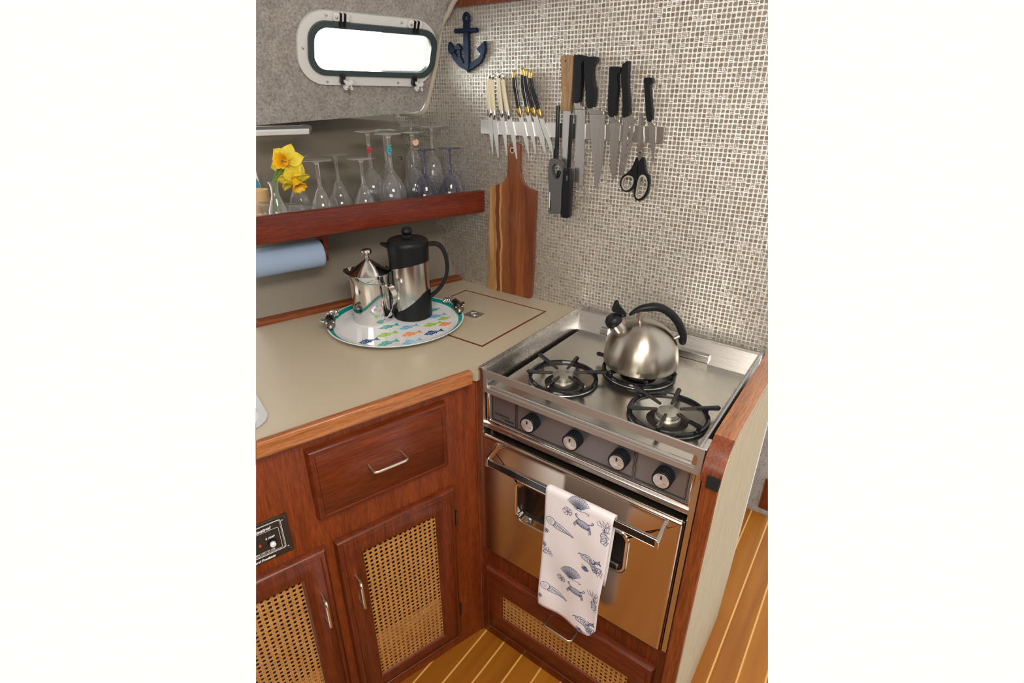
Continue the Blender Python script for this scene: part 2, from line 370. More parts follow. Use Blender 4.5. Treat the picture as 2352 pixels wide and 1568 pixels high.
GOLD = [dict(c=[(-.2417,1.5294,.004),(-.2424,1.523,.0063),(-.2434,1.5134,.0063)],h=[(-.2434,1.514,.0063),(-.2394,1.488,.0071),(-.232,1.458,.0067),(-.2268,1.4369,.0067)],b=[(-.2268,1.4372,.0075),(-.2237,1.4261,.0079),(-.2198,1.4163,.0041)],bl=[(-.2281,1.419),(-.2122,1.371),(-.1913,1.3145),(-.1883,1.3168),(-.193,1.3545),(-.2139,1.4235)]),dict(c=[(-.2148,1.5349,.004),(-.2154,1.5291,.0061),(-.216,1.5194,.0062)],h=[(-.216,1.5199,.0062),(-.213,1.4933,.0069),(-.2066,1.4663,.0066),(-.2002,1.4412,.0066)],b=[(-.2002,1.4417,.0073),(-.197,1.4308,.0077),(-.1942,1.4205,.004)],bl=[(-.2027,1.4223),(-.19,1.3833),(-.1667,1.3204),(-.1638,1.3227),(-.1711,1.367),(-.1881,1.4268)]),dict(c=[(-.2018,1.5315,.0039),(-.2024,1.525,.0061),(-.2029,1.5166,.0061)],h=[(-.203,1.5171,.0061),(-.1985,1.4932,.0068),(-.1879,1.461,.0065),(-.179,1.4387,.0065)],b=[(-.179,1.4393,.0072),(-.1754,1.4284,.0076),(-.1719,1.4194,.004)],bl=[(-.1799,1.42),(-.1622,1.3758),(-.1359,1.3235),(-.1321,1.326),(-.1402,1.3683),(-.1663,1.4231)]),dict(c=[(-.1854,1.5262,.0039),(-.1863,1.5208,.006),(-.1871,1.5111,.006)],h=[(-.1871,1.5116,.006),(-.18,1.4851,.0068),(-.1681,1.4584,.0064),(-.1588,1.435,.0064)],b=[(-.1588,1.4355,.0071),(-.1549,1.4247,.0075),(-.151,1.4157,.0039)],bl=[(-.16,1.4177),(-.1405,1.3739),(-.1115,1.3229),(-.1087,1.3245),(-.1146,1.3525),(-.1468,1.4194)])]
KNIVES = dict(wood=dict(h=[(-.0923,1.5596),(-.0865,1.5609),(-.0625,1.5596),(-.0575,1.5565),(-.0577,1.5493),(-.0573,1.4847),(-.0587,1.4669),(-.0609,1.4331),(-.0886,1.434),(-.0864,1.4719),(-.0891,1.49)],bl=[(-.0853,1.4353),(-.0838,1.3651),(-.0821,1.3148),(-.0715,1.3006),(-.0641,1.3046),(-.0614,1.3606),(-.0609,1.4344)],riv=[(-.0767,1.4868),(-.0766,1.4465)],hole=[(-.0792,1.5469)]),bread=dict(h=[(-.0549,1.5552),(-.0499,1.5597),(-.028,1.5584),(-.0256,1.5543),(-.0264,1.5488),(-.0338,1.5401),(-.0321,1.5169),(-.032,1.4846),(-.0346,1.455),(-.0508,1.4548),(-.0534,1.4847),(-.0533,1.5173)],b=[(-.0508,1.4554),(-.0347,1.4555),(-.0308,1.4466),(-.0194,1.4441),(-.0186,1.437),(-.049,1.4375)],bl=[(-.0491,1.4391),(-.0187,1.4385),(-.015,1.3628),(-.0131,1.2479),(-.022,1.2534),(-.0374,1.2636)]),chef=dict(h=[(-.0258,1.5495),(-.0201,1.5546),(.0042,1.5545),(.0061,1.5498),(.0058,1.5427),(-.0026,1.5345),(-.0001,1.5042),(.0077,1.4845),(.0085,1.4671),(.0055,1.444),(-.0108,1.4437),(-.0184,1.4846),(-.0233,1.5168)],b=[(-.0109,1.4442),(.0054,1.4445),(.0111,1.4364),(.0365,1.4348),(.0385,1.4268),(-.0063,1.4258)],bl=[(-.0064,1.4274),(.0377,1.4283),(.0418,1.3707),(.0413,1.3064),(.0315,1.2407),(.0229,1.2575),(.0082,1.337)]),utility=dict(h=[(.0428,1.5275),(.0476,1.5321),(.0703,1.5311),(.072,1.5257),(.0714,1.5199),(.0645,1.5141),(.0685,1.4843),(.068,1.46),(.067,1.4261),(.0505,1.4258),(.0456,1.4673),(.0448,1.5008)],b=[(.051,1.4263),(.0669,1.4266),(.0706,1.4192),(.081,1.4169),(.0818,1.4089),(.0524,1.4088)],bl=[(.0522,1.4104),(.0813,1.4107),(.0817,1.3543),(.0801,1.2793),(.0729,1.2726),(.0649,1.2972)]),cheese=dict(h=[(.0756,1.5343),(.0813,1.5394),(.0902,1.5431),(.0912,1.5265),(.0945,1.4913),(.1024,1.4506),(.1037,1.4286),(.0952,1.424),(.0873,1.4246),(.0833,1.4674),(.076,1.5033)],bl=[(.0877,1.4258),(.1037,1.4291),(.1169,1.4191),(.118,1.3892),(.113,1.3559),(.1069,1.3164),(.0995,1.2858),(.0898,1.291),(.0888,1.3151),(.0909,1.3677)],holes=[(.1089,1.4035,.0027,.0058),(.1067,1.3807,.0034,.009),(.1044,1.3555,.0024,.0064),(.1028,1.3346,.0021,.0048),(.1005,1.3165,.0018,.0045)]),paring=dict(h=[(.1334,1.505),(.139,1.5077),(.1521,1.5073),(.1543,1.5024),(.1543,1.496),(.149,1.491),(.1541,1.4677),(.1642,1.4188),(.1507,1.4182),(.1424,1.4558),(.1356,1.4911)],b=[(.1514,1.419),(.1644,1.4193),(.1666,1.413),(.172,1.4096),(.1729,1.4047),(.1542,1.4078)],bl=[(.1543,1.4098),(.1724,1.4064),(.1764,1.3717),(.1783,1.329),(.1764,1.3219),(.1667,1.3537)]))
SCISSORS = dict(bl1=[(.1272,1.4328),(.1334,1.4329),(.1422,1.3777),(.1467,1.3501),(.1472,1.3296),(.14,1.3291),(.1332,1.3442),(.1305,1.3797)],bl2=[(.132,1.4321),(.1364,1.4329),(.1465,1.3779),(.1496,1.3452),(.1492,1.3297),(.1413,1.3225),(.135,1.334),(.1346,1.3546),(.1423,1.3702)],piv=[(.1409,1.346)],lo=[(.1337,1.3326),(.141,1.3253),(.1381,1.3028),(.1404,1.2751),(.1335,1.2574),(.1193,1.2481),(.1042,1.2518),(.0965,1.2657),(.0996,1.2837),(.1141,1.2957),(.1251,1.3098)],li=[(.1277,1.2866),(.1329,1.2784),(.1308,1.2648),(.1212,1.2535),(.1097,1.2524),(.1016,1.2621),(.1024,1.2772),(.1134,1.2881)],ro=[(.1413,1.3227),(.1516,1.3338),(.1603,1.3045),(.172,1.2897),(.1755,1.2689),(.171,1.2464),(.1589,1.2315),(.1439,1.2316),(.1361,1.2448),(.1373,1.2708),(.1407,1.2925),(.1412,1.3083)],ri=[(.1544,1.2936),(.1653,1.2879),(.1706,1.2684),(.1651,1.2469),(.1526,1.2347),(.1424,1.2399),(.1423,1.259),(.1458,1.2849)])
LIGHTERS = dict(g_rod=[(-.0953,1.4458,.0054),(-.0938,1.3402,.0056)],g_col=[(-.0945,1.3407,.008),(-.0948,1.3119,.0091)],g_body=[(-.1065,1.3125),(-.0837,1.3149),(-.0686,1.3051),(-.0642,1.2883),(-.0659,1.2329),(-.0656,1.1764),(-.0908,1.1706),(-.1041,1.1727),(-.1056,1.229),(-.1097,1.2732)],g_hole=[(-.0995,1.2914),(-.0936,1.3011),(-.0832,1.3041),(-.0723,1.2963),(-.0688,1.2837),(-.0759,1.2672),(-.0846,1.2636),(-.0951,1.2744)],b_rod=[(-.0535,1.4243,.0052),(-.0549,1.2947,.0055)],b_body=[(-.0617,1.2937),(-.0394,1.293),(-.0377,1.2503),(-.0373,1.1686),(-.0434,1.1638),(-.0576,1.162),(-.0658,1.1666),(-.0643,1.2478)])
BOARD = dict(o=[(-.3325,1.219),(-.3293,1.2234),(-.3091,1.2273),(-.2915,1.2323),(-.2784,1.2418),(-.2698,1.2575),(-.2665,1.2741),(-.2658,1.3161),(-.2637,1.3384),(-.2584,1.3468),(-.2473,1.3505),(-.233,1.3499),(-.2248,1.346),(-.2231,1.3374),(-.2239,1.287),(-.2202,1.2615),(-.2129,1.2426),(-.1962,1.2304),(-.1696,1.2244),(-.1642,1.2194),(-.1651,1.2079),(-.1684,.9691),(-.1725,.9093),(-.1753,.8971),(-.1827,.8907),(-.3423,.8908),(-.3472,.8959),(-.346,.9104),(-.3395,1.067)],hole=[(-.2491,1.3272,.0091)])
ANCHOR = dict(ring=[(-.414,1.6616)],shank=[(-.415,1.6591),(-.4207,1.6545),(-.4232,1.6467),(-.4243,1.6063),(-.4236,1.5648),(-.4204,1.5437),(-.4124,1.5307),(-.4057,1.5433),(-.4058,1.5643),(-.4049,1.6054),(-.4058,1.6456),(-.4086,1.6537)],stock=[(-.4546,1.638),(-.4492,1.6391),(-.3782,1.6365),(-.3733,1.6339),(-.3735,1.6269),(-.3786,1.6246),(-.4498,1.6276),(-.4551,1.6299)],armL=[(-.4755,1.5781),(-.4608,1.5818),(-.4503,1.5678),(-.4319,1.5556),(-.4132,1.5498),(-.407,1.5317),(-.4124,1.5303),(-.4195,1.5341),(-.4451,1.5442),(-.4667,1.5619)],armR=[(-.4124,1.5303),(-.4164,1.5499),(-.3913,1.5566),(-.3697,1.5673),(-.3604,1.5792),(-.3511,1.5697),(-.3656,1.5507),(-.3888,1.5398),(-.406,1.5338)],flR=[(-.3468,1.6048),(-.36,1.5963),(-.3758,1.5859),(-.3664,1.5774),(-.3541,1.5684),(-.3468,1.5747),(-.3453,1.5907)],flL=[(-.477,1.6087),(-.4822,1.5963),(-.4811,1.5836),(-.475,1.5766),(-.4553,1.5837),(-.4588,1.5891),(-.4663,1.5988)],flM=[(-.4438,1.603),(-.4547,1.5952),(-.4587,1.5912),(-.4494,1.5866),(-.4298,1.5876),(-.4363,1.5965)],armM=[(-.45,1.5867),(-.4392,1.5873),(-.4375,1.5695),(-.4272,1.5544),(-.4352,1.5514),(-.4473,1.5656)])
# ------------------------------------------------------------------ the room
bm = B(); box(bm, XY, -.5, 1.6, -1.44, .60, -.03, 0); struct('floor', bm, M['sole'])
bm = B(); box(bm, XY, -1.4, 2.2, -2.62, -1.44, -.03, 0); struct('floor', bm, M['sole'], clip=False)
bm = B(); box(bm, XY, -1.4, 2.2, -2.6, -.12, 1.96, 1.99); struct('ceiling', bm, M['ceiling'], clip=False)
bm = B(); prism(bm, XZ, [(-1.4, 1.05), (2.2, 1.05), (2.2, 1.96), (-1.4, 1.96)], -2.62, -2.58, [[(.2, 1.35), (1.6, 1.35), (1.6, 1.82), (.2, 1.82)]]); struct('wall_aft', bm, M['bulkhead'], clip=False)
bm = B(); box(bm, XZ, -1.4, 2.2, 0, 1.05, -2.62, -2.57); struct('wall_aft', bm, M['teak'], clip=False)
bm = B(); q0, q1 = V((-.89, -1.46, 0)), V((-1.2, -2.6, 0)); box(bm, lambda a, b, d: q0.lerp(q1, a) + V((-d, 0, b)), 0, 1, 0, 1.96, 0, .03); struct('wall_left', bm, M['hull'], clip=False)
bm = B(); box(bm, lambda a, b, d: V((d, a, b)), -2.6, -.75, 0, 1.25, 2.16, 2.2); struct('wall_right', bm, M['teak'], clip=False)
bm = B(); prism(bm, XZ, [(-.45, .60), (.556, 0), (.556, 1.9), (-.40, 1.9), (-.40, 1.735), (-.475, 1.72), (-.528, 1.645), (-.590, 1.455), (-.604, 1.419), (-.75, 1.415)], 0, .025); struct('wall_back', bm, M['mosaic'], smooth=False)
bm = B(); box(bm, XZ, .2, 1.3, 0, .98, .54, .56); struct('wall_far', bm, M['carpet'])
bm = B(); box(bm, XZ, .548, 1.2, .03, .165, .532, .54); struct('baseboard_far', bm, M['teak'])
# hull side under the lining panel
a0, a1 = V((-.747, 0, 1.415)), V((-.490, 0, .885))
bm = B(); q = [a0, a1, a1 + HD * 1.1, a0 + HD * 1.1]; vs = [bm.verts.new(p) for p in q] + [bm.verts.new(p - HN * .02) for p in q]
for f in ((0, 1, 2, 3), (7, 6, 5, 4), (0, 4, 5, 1), (1, 5, 6, 2), (2, 6, 7, 3), (3, 7, 4, 0)): bm.faces.new([vs[i] for i in f])
struct('wall_left', bm, M['hull'])
# carpeted side panel with the port opening
def winhole(g): return rrect(.026 + g, .372 - g, .094 + g, .206 - g, .036, 8)
out = [(.80, -.068), (.06, -.022), (.040, -.019), (.026, -.012), (.017, .008), (.0125, .04), (-.005, .2), (-.027, .41), (.75, .45)]
bm = B(); prism(bm, PF, out, -.03, 0, [winhole(-.004)]); prism(bm, XZ, [(-.508, 1.655), (-.481, 1.675), (-.455, 1.706), (-.422, 1.726), (-.36, 1.74), (-.36, 1.85), (-.56, 1.85)], -.012, -.002); o = struct('wall_left_upper', bm, M['carpet'])
bm = B(); q = [PF(.80, -.068, -.001), PF(.03, -.018, -.001), PF(.03, -.018, -.001) + V((-.13, .002, -.004)), PF(.8, -.068, -.001) + V((-.16, .04, .02))]
vs = [bm.verts.new(p) for p in q] + [bm.verts.new(p + V((0, 0, .012))) for p in q]
for f in ((0, 1, 2, 3), (7, 6, 5, 4), (0, 4, 5, 1), (1, 5, 6, 2), (2, 6, 7, 3), (3, 7, 4, 0)): bm.faces.new([vs[i] for i in f])
struct('trim_1', bm, M['carpet'])
pts = smoothpts([V((x, -.012, z)) for x, z in ((-.36, 1.735), (-.42, 1.722), (-.452, 1.703), (-.478, 1.675), (-.504, 1.645), (-.530, 1.561), (-.555, 1.495), (-.573, 1.455), (-.585, 1.432), (-.604, 1.419), (-.640, 1.414), (-.70, 1.413))], 6)
bm = B(); tube(bm, pts, .0068, 10); struct('trim_2', bm, M['cream'])
bm = B(); prism(bm, XZ, [(-.452, 1.690), (.6, 1.691), (.6, 1.78), (-.34, 1.745), (-.42, 1.722)], -.0105, -.0005); struct('trim_3', bm, M['cap_end'])
bm = B()
prism(bm, lambda a, b, d: V((-.482, .002, .8905)) + HD * d + HN * a + V((0, 0, b)), [(-.016, 0), (.012, 0), (.012, .006), (.007, .012), (-.016, .014)], 0, 1.2)
struct('baseboard_left', bm, wood('teak batten', (.13, .03, .010), (.32, .085, .026), axis=0, rz=PI / 2 - .266))
# partition beside the stove, with its teak post and cap
side = lambda a, b, d: V((d, a, b))
cap = [(-.500, 0), (-.500, .868), (-.497, .885), (-.488, .900), (-.473, .911), (-.455, .915), (-.02, .915), (-.02, 0)]
bm = B(); prism(bm, side, [(-.498, 0), (-.498, .862), (-.49, .885), (-.472, .902), (-.45, .906), (-.021, .906), (-.021, 0)], .540, .5585); struct('wall_partition', bm, M['panelcream'])
bm = B(); prism(bm, side, [(-.501, 0), (-.501, .855), (-.46, .855), (-.46, 0)], .526, .5565); struct('trim_4', bm, M['post_teak'], bevel=.003)
arc = lambda r, cx, cz, a0, a1, n: [(cx + r * math.cos(a0 + (a1 - a0) * i / n), cz + r * math.sin(a0 + (a1 - a0) * i / n)) for i in range(n + 1)]
bm = B(); prism(bm, side, [(-.502, .850)] + arc(.07, -.432, .851, PI, PI / 2 + .25, 9) + arc(.045, -.432, .851, PI / 2 + .25, PI, 9) + [(-.46, .850)], .522, .5575); struct('trim_5', bm, M['cap_end'], bevel=.004)
bm = B(); prism(bm, side, arc(.07, -.432, .851, PI / 2 + .25, PI / 2, 4) + [(-.0, .921), (-.0, .894), (-.436, .896)], .522, .5575); struct('trim_6', bm, M['cap'], bevel=.004)
# the port in the panel
win = struct('window_1', B(), M['white'])
fr = []
bm = B(); prism(bm, PF, rrect(.009, .406, .060, .236, .072, 10), .000, .010, [rrect(.024, .374, .090, .210, .040, 8)])
INV['window_1'] = Matrix.Identity(4)
obj('window_frame', bm, M['white'], win, bevel=.004, seg=3)
bm = B(); prism(bm, PF, rrect(.011, .381, .086, .215, .046, 9), .004, .017, [rrect(.030, .366, .1005, .200, .034, 8)]); obj('gasket', bm, M['gasket'], win, bevel=.004, seg=3)
bm = B(); prism(bm, PF, rrect(.018, .376, .090, .210, .042, 8), -.005, .000); obj('pane', bm, M['pane'], win)
for u in (.083, .291):
    bm = B(); box(bm, PF, u - .016, u + .028, .216, .236, .008, .020); h = obj('hinge', bm, M['white'], win, bevel=.004)
    
    for q in (u - .004, u + .007):
        bm = B(); box(bm, PF, q, q + .006, .205, .236, .012, .0225); obj('hinge_strap', bm, M['blackgloss'], h, bevel=.001)
    bm = B(); lathe(bm, [(0, .002), (.0035, .001), (.004, -.002), (.004, -.004)], PF(u + .021, .226, .021), 12, Matrix((PU, PV, PN)).transposed().to_4x4()); obj('hinge_pin', bm, M['nickel'], h)
MP = Matrix((PU, PV, PN)).transposed().to_4x4()
for u, v in ((.335, .2265), (.393, .148), (.330, .069), (.122, .071), (.128, .226)):
    bm = B(); lathe(bm, [(0, .0035), (.003, .0025), (.004, 0)], PF(u, v, .0095), 12, MP); obj('screw', bm, M['nickel'], win)
for u in (.062, .279):
    bm = B(); box(bm, PF, u + .006, u + .018, .066, .092, .008, .024); k = obj('dog_latch', bm, M['blackgloss'], win, bevel=.002)
    bm = B(); pts = []
    for i in range(32):
        w = 2 * PI * i / 32; r = .0115 + .0048 * math.cos(4 * (w - .75)); pts.append((u + r * math.cos(w), .068 + r * math.sin(w)))
    prism(bm, PF, pts, .020, .034); kk = obj('clamp_knob', bm, M['white'], k, bevel=.003, seg=3)
    bm = B(); lathe(bm, [(0, .003), (.0035, .002), (.004, 0)], PF(u, .068, .0335), 12, MP); obj('clamp_screw', bm, M['nickel'], k)
# ------------------------------------------------------------------ counter, fiddle, hatch, sink
cnt = [(-.001, -.0005), (-.001, -.488)]
p = LF(.01, -.0005, 0); cnt.append((p.x, p.y)); p = LF(.95, -.0005, 0); cnt.append((p.x, p.y))
p = V((-.512, 0, 0)) + HD * 1.1; cnt.append((p.x, p.y)); cnt.append((-.512, -.0005))
def LXY(a, b, d): return LF(a, b, d)
sinkh = [(LF(s, o, 0).x, LF(s, o, 0).y) for s, o in rrect(.438, .86, -.34, -.052, .045, 6)]
bm = B(); prism(bm, XY, cnt, .868, .890, [sinkh]); tag(obj('worktop', bm, M['laminate'], smooth=False), 'taupe laminate galley worktop running from the stove along the hull side', 'worktop')
pr = [(.000, .871), (.020, .871), (.023, .874), (.023, .896), (.019, .9035), (.012, .906), (.006, .9035), (.001, .895)]
bm = B(); prism(bm, lambda a, b, d: LF(d, a, b), pr, .021, .95); tag(obj('counter_fiddle', bm, M['fiddle'], bevel=.0025), 'varnished orange teak fiddle rail along the front edge of the worktop', 'trim')
sk = thing('sink', 'stainless sink corner with rounded rim let into the worktop', 'sink', LF(.6, -.2, .89), -CA)
bm = B(); prism(bm, LXY, rrect(.432, .866, -.346, -.046, .050, 7), .8895, .8925, [rrect(.446, .85, -.33, -.060, .040, 7)]); obj('rim', bm, M['steel'], sk, bevel=.001)
bm = B(); lp = [(rrect(.446, .85, -.33, -.060, .040, 7), .892), (rrect(.452, .845, -.325, -.066, .040, 7), .80), (rrect(.48, .82, -.30, -.09, .03, 7), .765)]
rg = [[bm.verts.new(LF(a, b, z)) for a, b in l] for l, z in lp]
for a, b in zip(rg, rg[1:]):
    for i in range(len(a)): bm.faces.new((a[i], a[(i + 1) % len(a)], b[(i + 1) % len(a)], b[i]))
bm.faces.new(rg[-1]); obj('basin', bm, M['steel'], sk, solid=.002)
ht = thing('counter_hatch', 'square flush hatch in the worktop outlined in dark teak', 'hatch', (-.234, -.223, .89))
bm = B(); box(bm, XY, -.387, -.081, -.370, -.076, .8901, .8907); obj('lid', bm, M['laminate'], ht)
bm = B(); prism(bm, XY, [(-.391, -.374), (-.077, -.374), (-.077, -.072), (-.391, -.072)], .8901, .8910, [[(-.386, -.369), (-.082, -.369), (-.082, -.077), (-.386, -.077)]]); obj('inlay', bm, M['teak'], ht, smooth=False)
bm = B(); prism(bm, XY, rrect(-.255, -.207, -.243, -.199, .003), .8904, .8925, [circ(-.231, -.221, .0135)]); la = obj('latch', bm, M['chrome'], ht, bevel=.0006)
bm = B(); lathe(bm, [(0, -.004), (.0125, -.004), (.0135, .0025), (.0115, .004), (.0095, .0015), (.004, .0005), (.0035, .003), (0, .0035)], (-.231, -.221, .8905), 24); obj('latch_ring', bm, M['chrome'], la)
# ------------------------------------------------------------------ galley cabinet
cb = thing('galley_cabinet', 'red teak cabinet under the worktop with drawer and cane doors', 'cabinet', LF(.3, 0, 0), -PI / 2 - CA)
SZ = lambda a, b, d: LF(a, d, b)
bm = B(); prism(bm, SZ, [(-.004, 0), (.95, 0), (.95, .8675), (-.004, .8675)], -.02, 0, [[(.120, .088), (.332, .088), (.332, .548), (.120, .548)], [(.442, .088), (.9, .088), (.9, .548), (.442, .548)]]); obj('face_frame', bm, M['teak_face'], cb, smooth=False)
bm = B(); box(bm, SZ, .05, .95, .03, .66, -.16, -.15); obj('carcass', bm, M['shade_black'], cb)  # back board behind the cane, blackened to imitate cabinet shade
bm = B(); box(bm, SZ, -.010, .001, .0, .868, -.03, .004); obj('corner_strip', bm, M['cap_end'], cb, bevel=.002)
def molded(bm, f, a0, a1, b0, b1, d0, d1, w, hole=None):
    """a slab with a rounded-over outer edge; hole (a0, a1, b0, b1) opens it"""
    n = 6; loops = []
    for i in range(n + 1):
        t = i / n * PI / 2; k = w * (1 - math.cos(t)); d = d0 + .003 + (d1 - d0 - .003) * math.sin(t)
        loops.append(([(a0 + k, b0 + k), (a1 - k, b0 + k), (a1 - k, b1 - k), (a0 + k, b1 - k)], d))
    k = w + .0012; loops.append(([(a0 + k, b0 + k), (a1 - k, b0 + k), (a1 - k, b1 - k), (a0 + k, b1 - k)], d1 - .0022)); k = w + .0022; loops.append(([(a0 + k, b0 + k), (a1 - k, b0 + k), (a1 - k, b1 - k), (a0 + k, b1 - k)], d1 - .001))
    loops.insert(0, ([(a0, b0), (a1, b0), (a1, b1), (a0, b1)], d0))
    def L4(h): return [(h[0], h[2]), (h[1], h[2]), (h[1], h[3]), (h[0], h[3])]
    if hole:
        h = hole; loops.append((L4((h[0] - .006, h[1] + .006, h[2] - .006, h[3] + .006)), d1 - .001)); loops.append((L4(h), d1 - .007)); loops.append((L4(h), d0))
    rg = [[bm.verts.new(f(a, b, d)) for a, b in l] for l, d in loops]
    for a, b in zip(rg, rg[1:] + ([rg[0]] if hole else [])):
        for i in range(4): bm.faces.new((a[i], a[(i + 1) % 4], b[(i + 1) % 4], b[i]))
    if not hole: bm.faces.new(rg[0][::-1]); bm.faces.new(rg[-1])
def pull(bm, p0, p1, nrm, h, r):
    d = (p1 - p0).normalized(); q = []
    for i in range(5):
        w = i / 4 * PI / 2; q.append(p0 + nrm * (h - .008 + .008 * math.sin(w)) + d * (.008 - .008 * math.cos(w)))
    q2 = [p1 + nrm * (h - .008 + .008 * math.sin(i / 4 * PI / 2)) - d * (.008 - .008 * math.cos(i / 4 * PI / 2)) for i in range(5)]
    tube(bm, [p0] + q + q2[::-1] + [p1], r, 12)
def cane(bm, f, a0, a1, b0, b1, d, pitch=.0127, r=.0039):
    na, nb = max(1, round((a1 - a0) / pitch)), max(1, round((b1 - b0) / pitch)); pa, pb = (a1 - a0) / na, (b1 - b0) / nb
    G = {}
    def vx(a, b, z=0):
        k = (round(a * 1e6), round(b * 1e6))
        if k not in G: G[k] = bm.verts.new(f(a, b, d + z))
        return G[k]
    for i in range(na):
        for j in range(nb):
            ca, cb_ = a0 + (i + .5) * pa, b0 + (j + .5) * pb; o8 = []; i8 = []
            rr = r * random.uniform(.92, 1.06)
            for k in range(8):
                w = k * PI / 4; c, s = math.cos(w), math.sin(w); m = max(abs(c), abs(s)); o8.append(vx(ca + c / m * pa / 2, cb_ + s / m * pb / 2, .0006 if k % 2 else 0))
                w2 = w; i8.append(bm.verts.new(f(ca + rr * math.cos(w2), cb_ + rr * math.sin(w2) * 1.05, d)))
            for k in range(8): bm.faces.new((o8[k], o8[(k + 1) % 8], i8[(k + 1) % 8], i8[k]))
dr = None
bm = B(); molded(bm, SZ, .088, .398, .669, .845, 0, .019, .0135); dr = obj('drawer', bm, M['teak_h'], cb, ang=.9)
bm = B(); pull(bm, LF(.2045, .018, .762), LF(.281, .018, .762), CN, .030, .0037); obj('drawer_handle', bm, M['nickel'], dr)
def door(s0, s1, hole, hs):
    bm = B(); molded(bm, SZ, s0, s1, .048, .595, 0, .019, .0135, hole); d = obj('door', bm, M['teak'], cb, ang=.9)
    bm = B(); cane(bm, SZ, hole[0] - .002, hole[1] + .002, hole[2] - .002, hole[3] + .002, .009); obj('cane_panel', bm, M['cane'], d, solid=.0012, fix=False, smooth=False)
    bm = B(); pull(bm, LF(hs, .018, .481), LF(hs, .018, .404), CN, .032, .0036); obj('door_handle', bm, M['nickel'], d)
    return d
d2 = door(.077, .376, (.134, .319, .099, .535), .3445)
d1 = door(.395, .80, (.455, .74, .099, .535), .4225)
for z in (.49, .15):
    bm = B(); tube(bm, [LF(.074, .006, z - .022), LF(.074, .006, z + .022)], .004, 8); obj('hinge', bm, M['pewter'], d2)
# control panel on the cabinet face
cp = thing('control_panel', 'dark control panel with white lettering screwed to the cabinet face', 'panel', LF(.5, 0, .67), -PI / 2 - CA)
bm = B(); box(bm, SZ, .453, .60, .621, .717, 0, .004); obj('plate', bm, M['ctrl'], cp, bevel=.001)
TX = lambda a, b, d: LF(-a, d, b)
bm = B()
for g, w in ((0, .0009), (.0022, .0004)):
    prism(bm, SZ, rrect(.4655 + g * 1.0, .63, .6365 + g * .7, .7105 - g * .7, .004, 4), .0040, .0043, [rrect(.4655 + g + w, .63 - w, .6365 + g * .7 + w, .7105 - g * .7 - w, .004, 4)])
prism(bm, SZ, rrect(.472, .62, .6405, .694, .003, 4), .0040, .0043, [rrect(.4726, .6194, .6411, .6934, .003, 4)])
for s, z in ((.4625, .7055), (.462, .637)): prism(bm, SZ, circ(s, z, .0018, 10, .001), .004, .0043)
text(bm, 'Control', .0100, TX, -.486, .6965, .0042, 'RIGHT', .25, 1.0, .0001, .0004)
text(bm, '5 AMP', .0064, TX, -.4815, .674, .0042, 'RIGHT', .1, 1.0, .0001, .0002)
text(bm, 'WHEN NOT IN USE', .0050, TX, -.486, .6435, .0042, 'RIGHT', .05, 1.0, .0001, .0001)
text(bm, 'Seaward Products', .0072, TX, -.489, .6255, .0042, 'RIGHT', .3, 1.0, .0001, .0004)
obj('lettering', bm, M['label_white'], cp, smooth=False, fix=False)
ML = Matrix((CD, V((0, 0, 1)), CN)).transposed().to_4x4()
bm = B(); lathe(bm, [(.0085, 0), (.008, .004), (.0062, .0045)], LF(.4885, .004, .6625), 20, ML); bt = obj('breaker_collar', bm, M['black'], cp)
bm = B(); lathe(bm, [(.0055, 0), (.0055, .009), (.004, .0105), (0, .011)], LF(.4885, .004, .6625), 20, ML); obj('breaker_button', bm, M['white'], bt)
bm = B(); lathe(bm, [(.0028, 0), (.0024, .002), (0, .003)], LF(.5105, .004, .666), 14, ML); obj('indicator_light', bm, M['red'], cp)
for s, z in ((.4575, .7105), (.4585, .6285)):
    bm = B(); lathe(bm, [(.003, 0), (.0022, .0015), (0, .002)], LF(s, .004, z), 12, ML); obj('screw', bm, M['pewter'], cp)
# ------------------------------------------------------------------ stove base cabinet
sb = thing('stove_cabinet', 'low red teak cabinet with wide cane drawer under the oven', 'cabinet', (.26, -.48, 0))
bm = B(); prism(bm, XZ, [(-.004, 0), (.524, 0), (.524, .347), (-.004, .347)], -.478, -.455, [[(.06, .11), (.46, .11), (.46, .225), (.06, .225)]]); obj('face_frame', bm, M['teak'], sb, smooth=False)
bm = B(); box(bm, XZ, .02, .50, .03, .33, -.36, -.35); obj('carcass', bm, M['shade_black'], sb)  # drawer backing, its shade painted near-black
YZ = lambda a, b, d: V((a, -.478 - d, b))
bm = B(); molded(bm, YZ, .016, .506, .050, .288, 0, .019, .0135, (.074, .449, .121, .212)); dw = obj('drawer', bm, M['teak_h'], sb, ang=.9)
bm = B(); cane(bm, YZ, .072, .451, .119, .214, .009); obj('cane_panel', bm, M['cane'], dw, solid=.0012, fix=False, smooth=False)
bm = B(); pull(bm, V((.231, -.496, .258)), V((.308, -.496, .258)), V((0, -1, 0)), .030, .0036); obj('drawer_handle', bm, M['nickel'], dw)
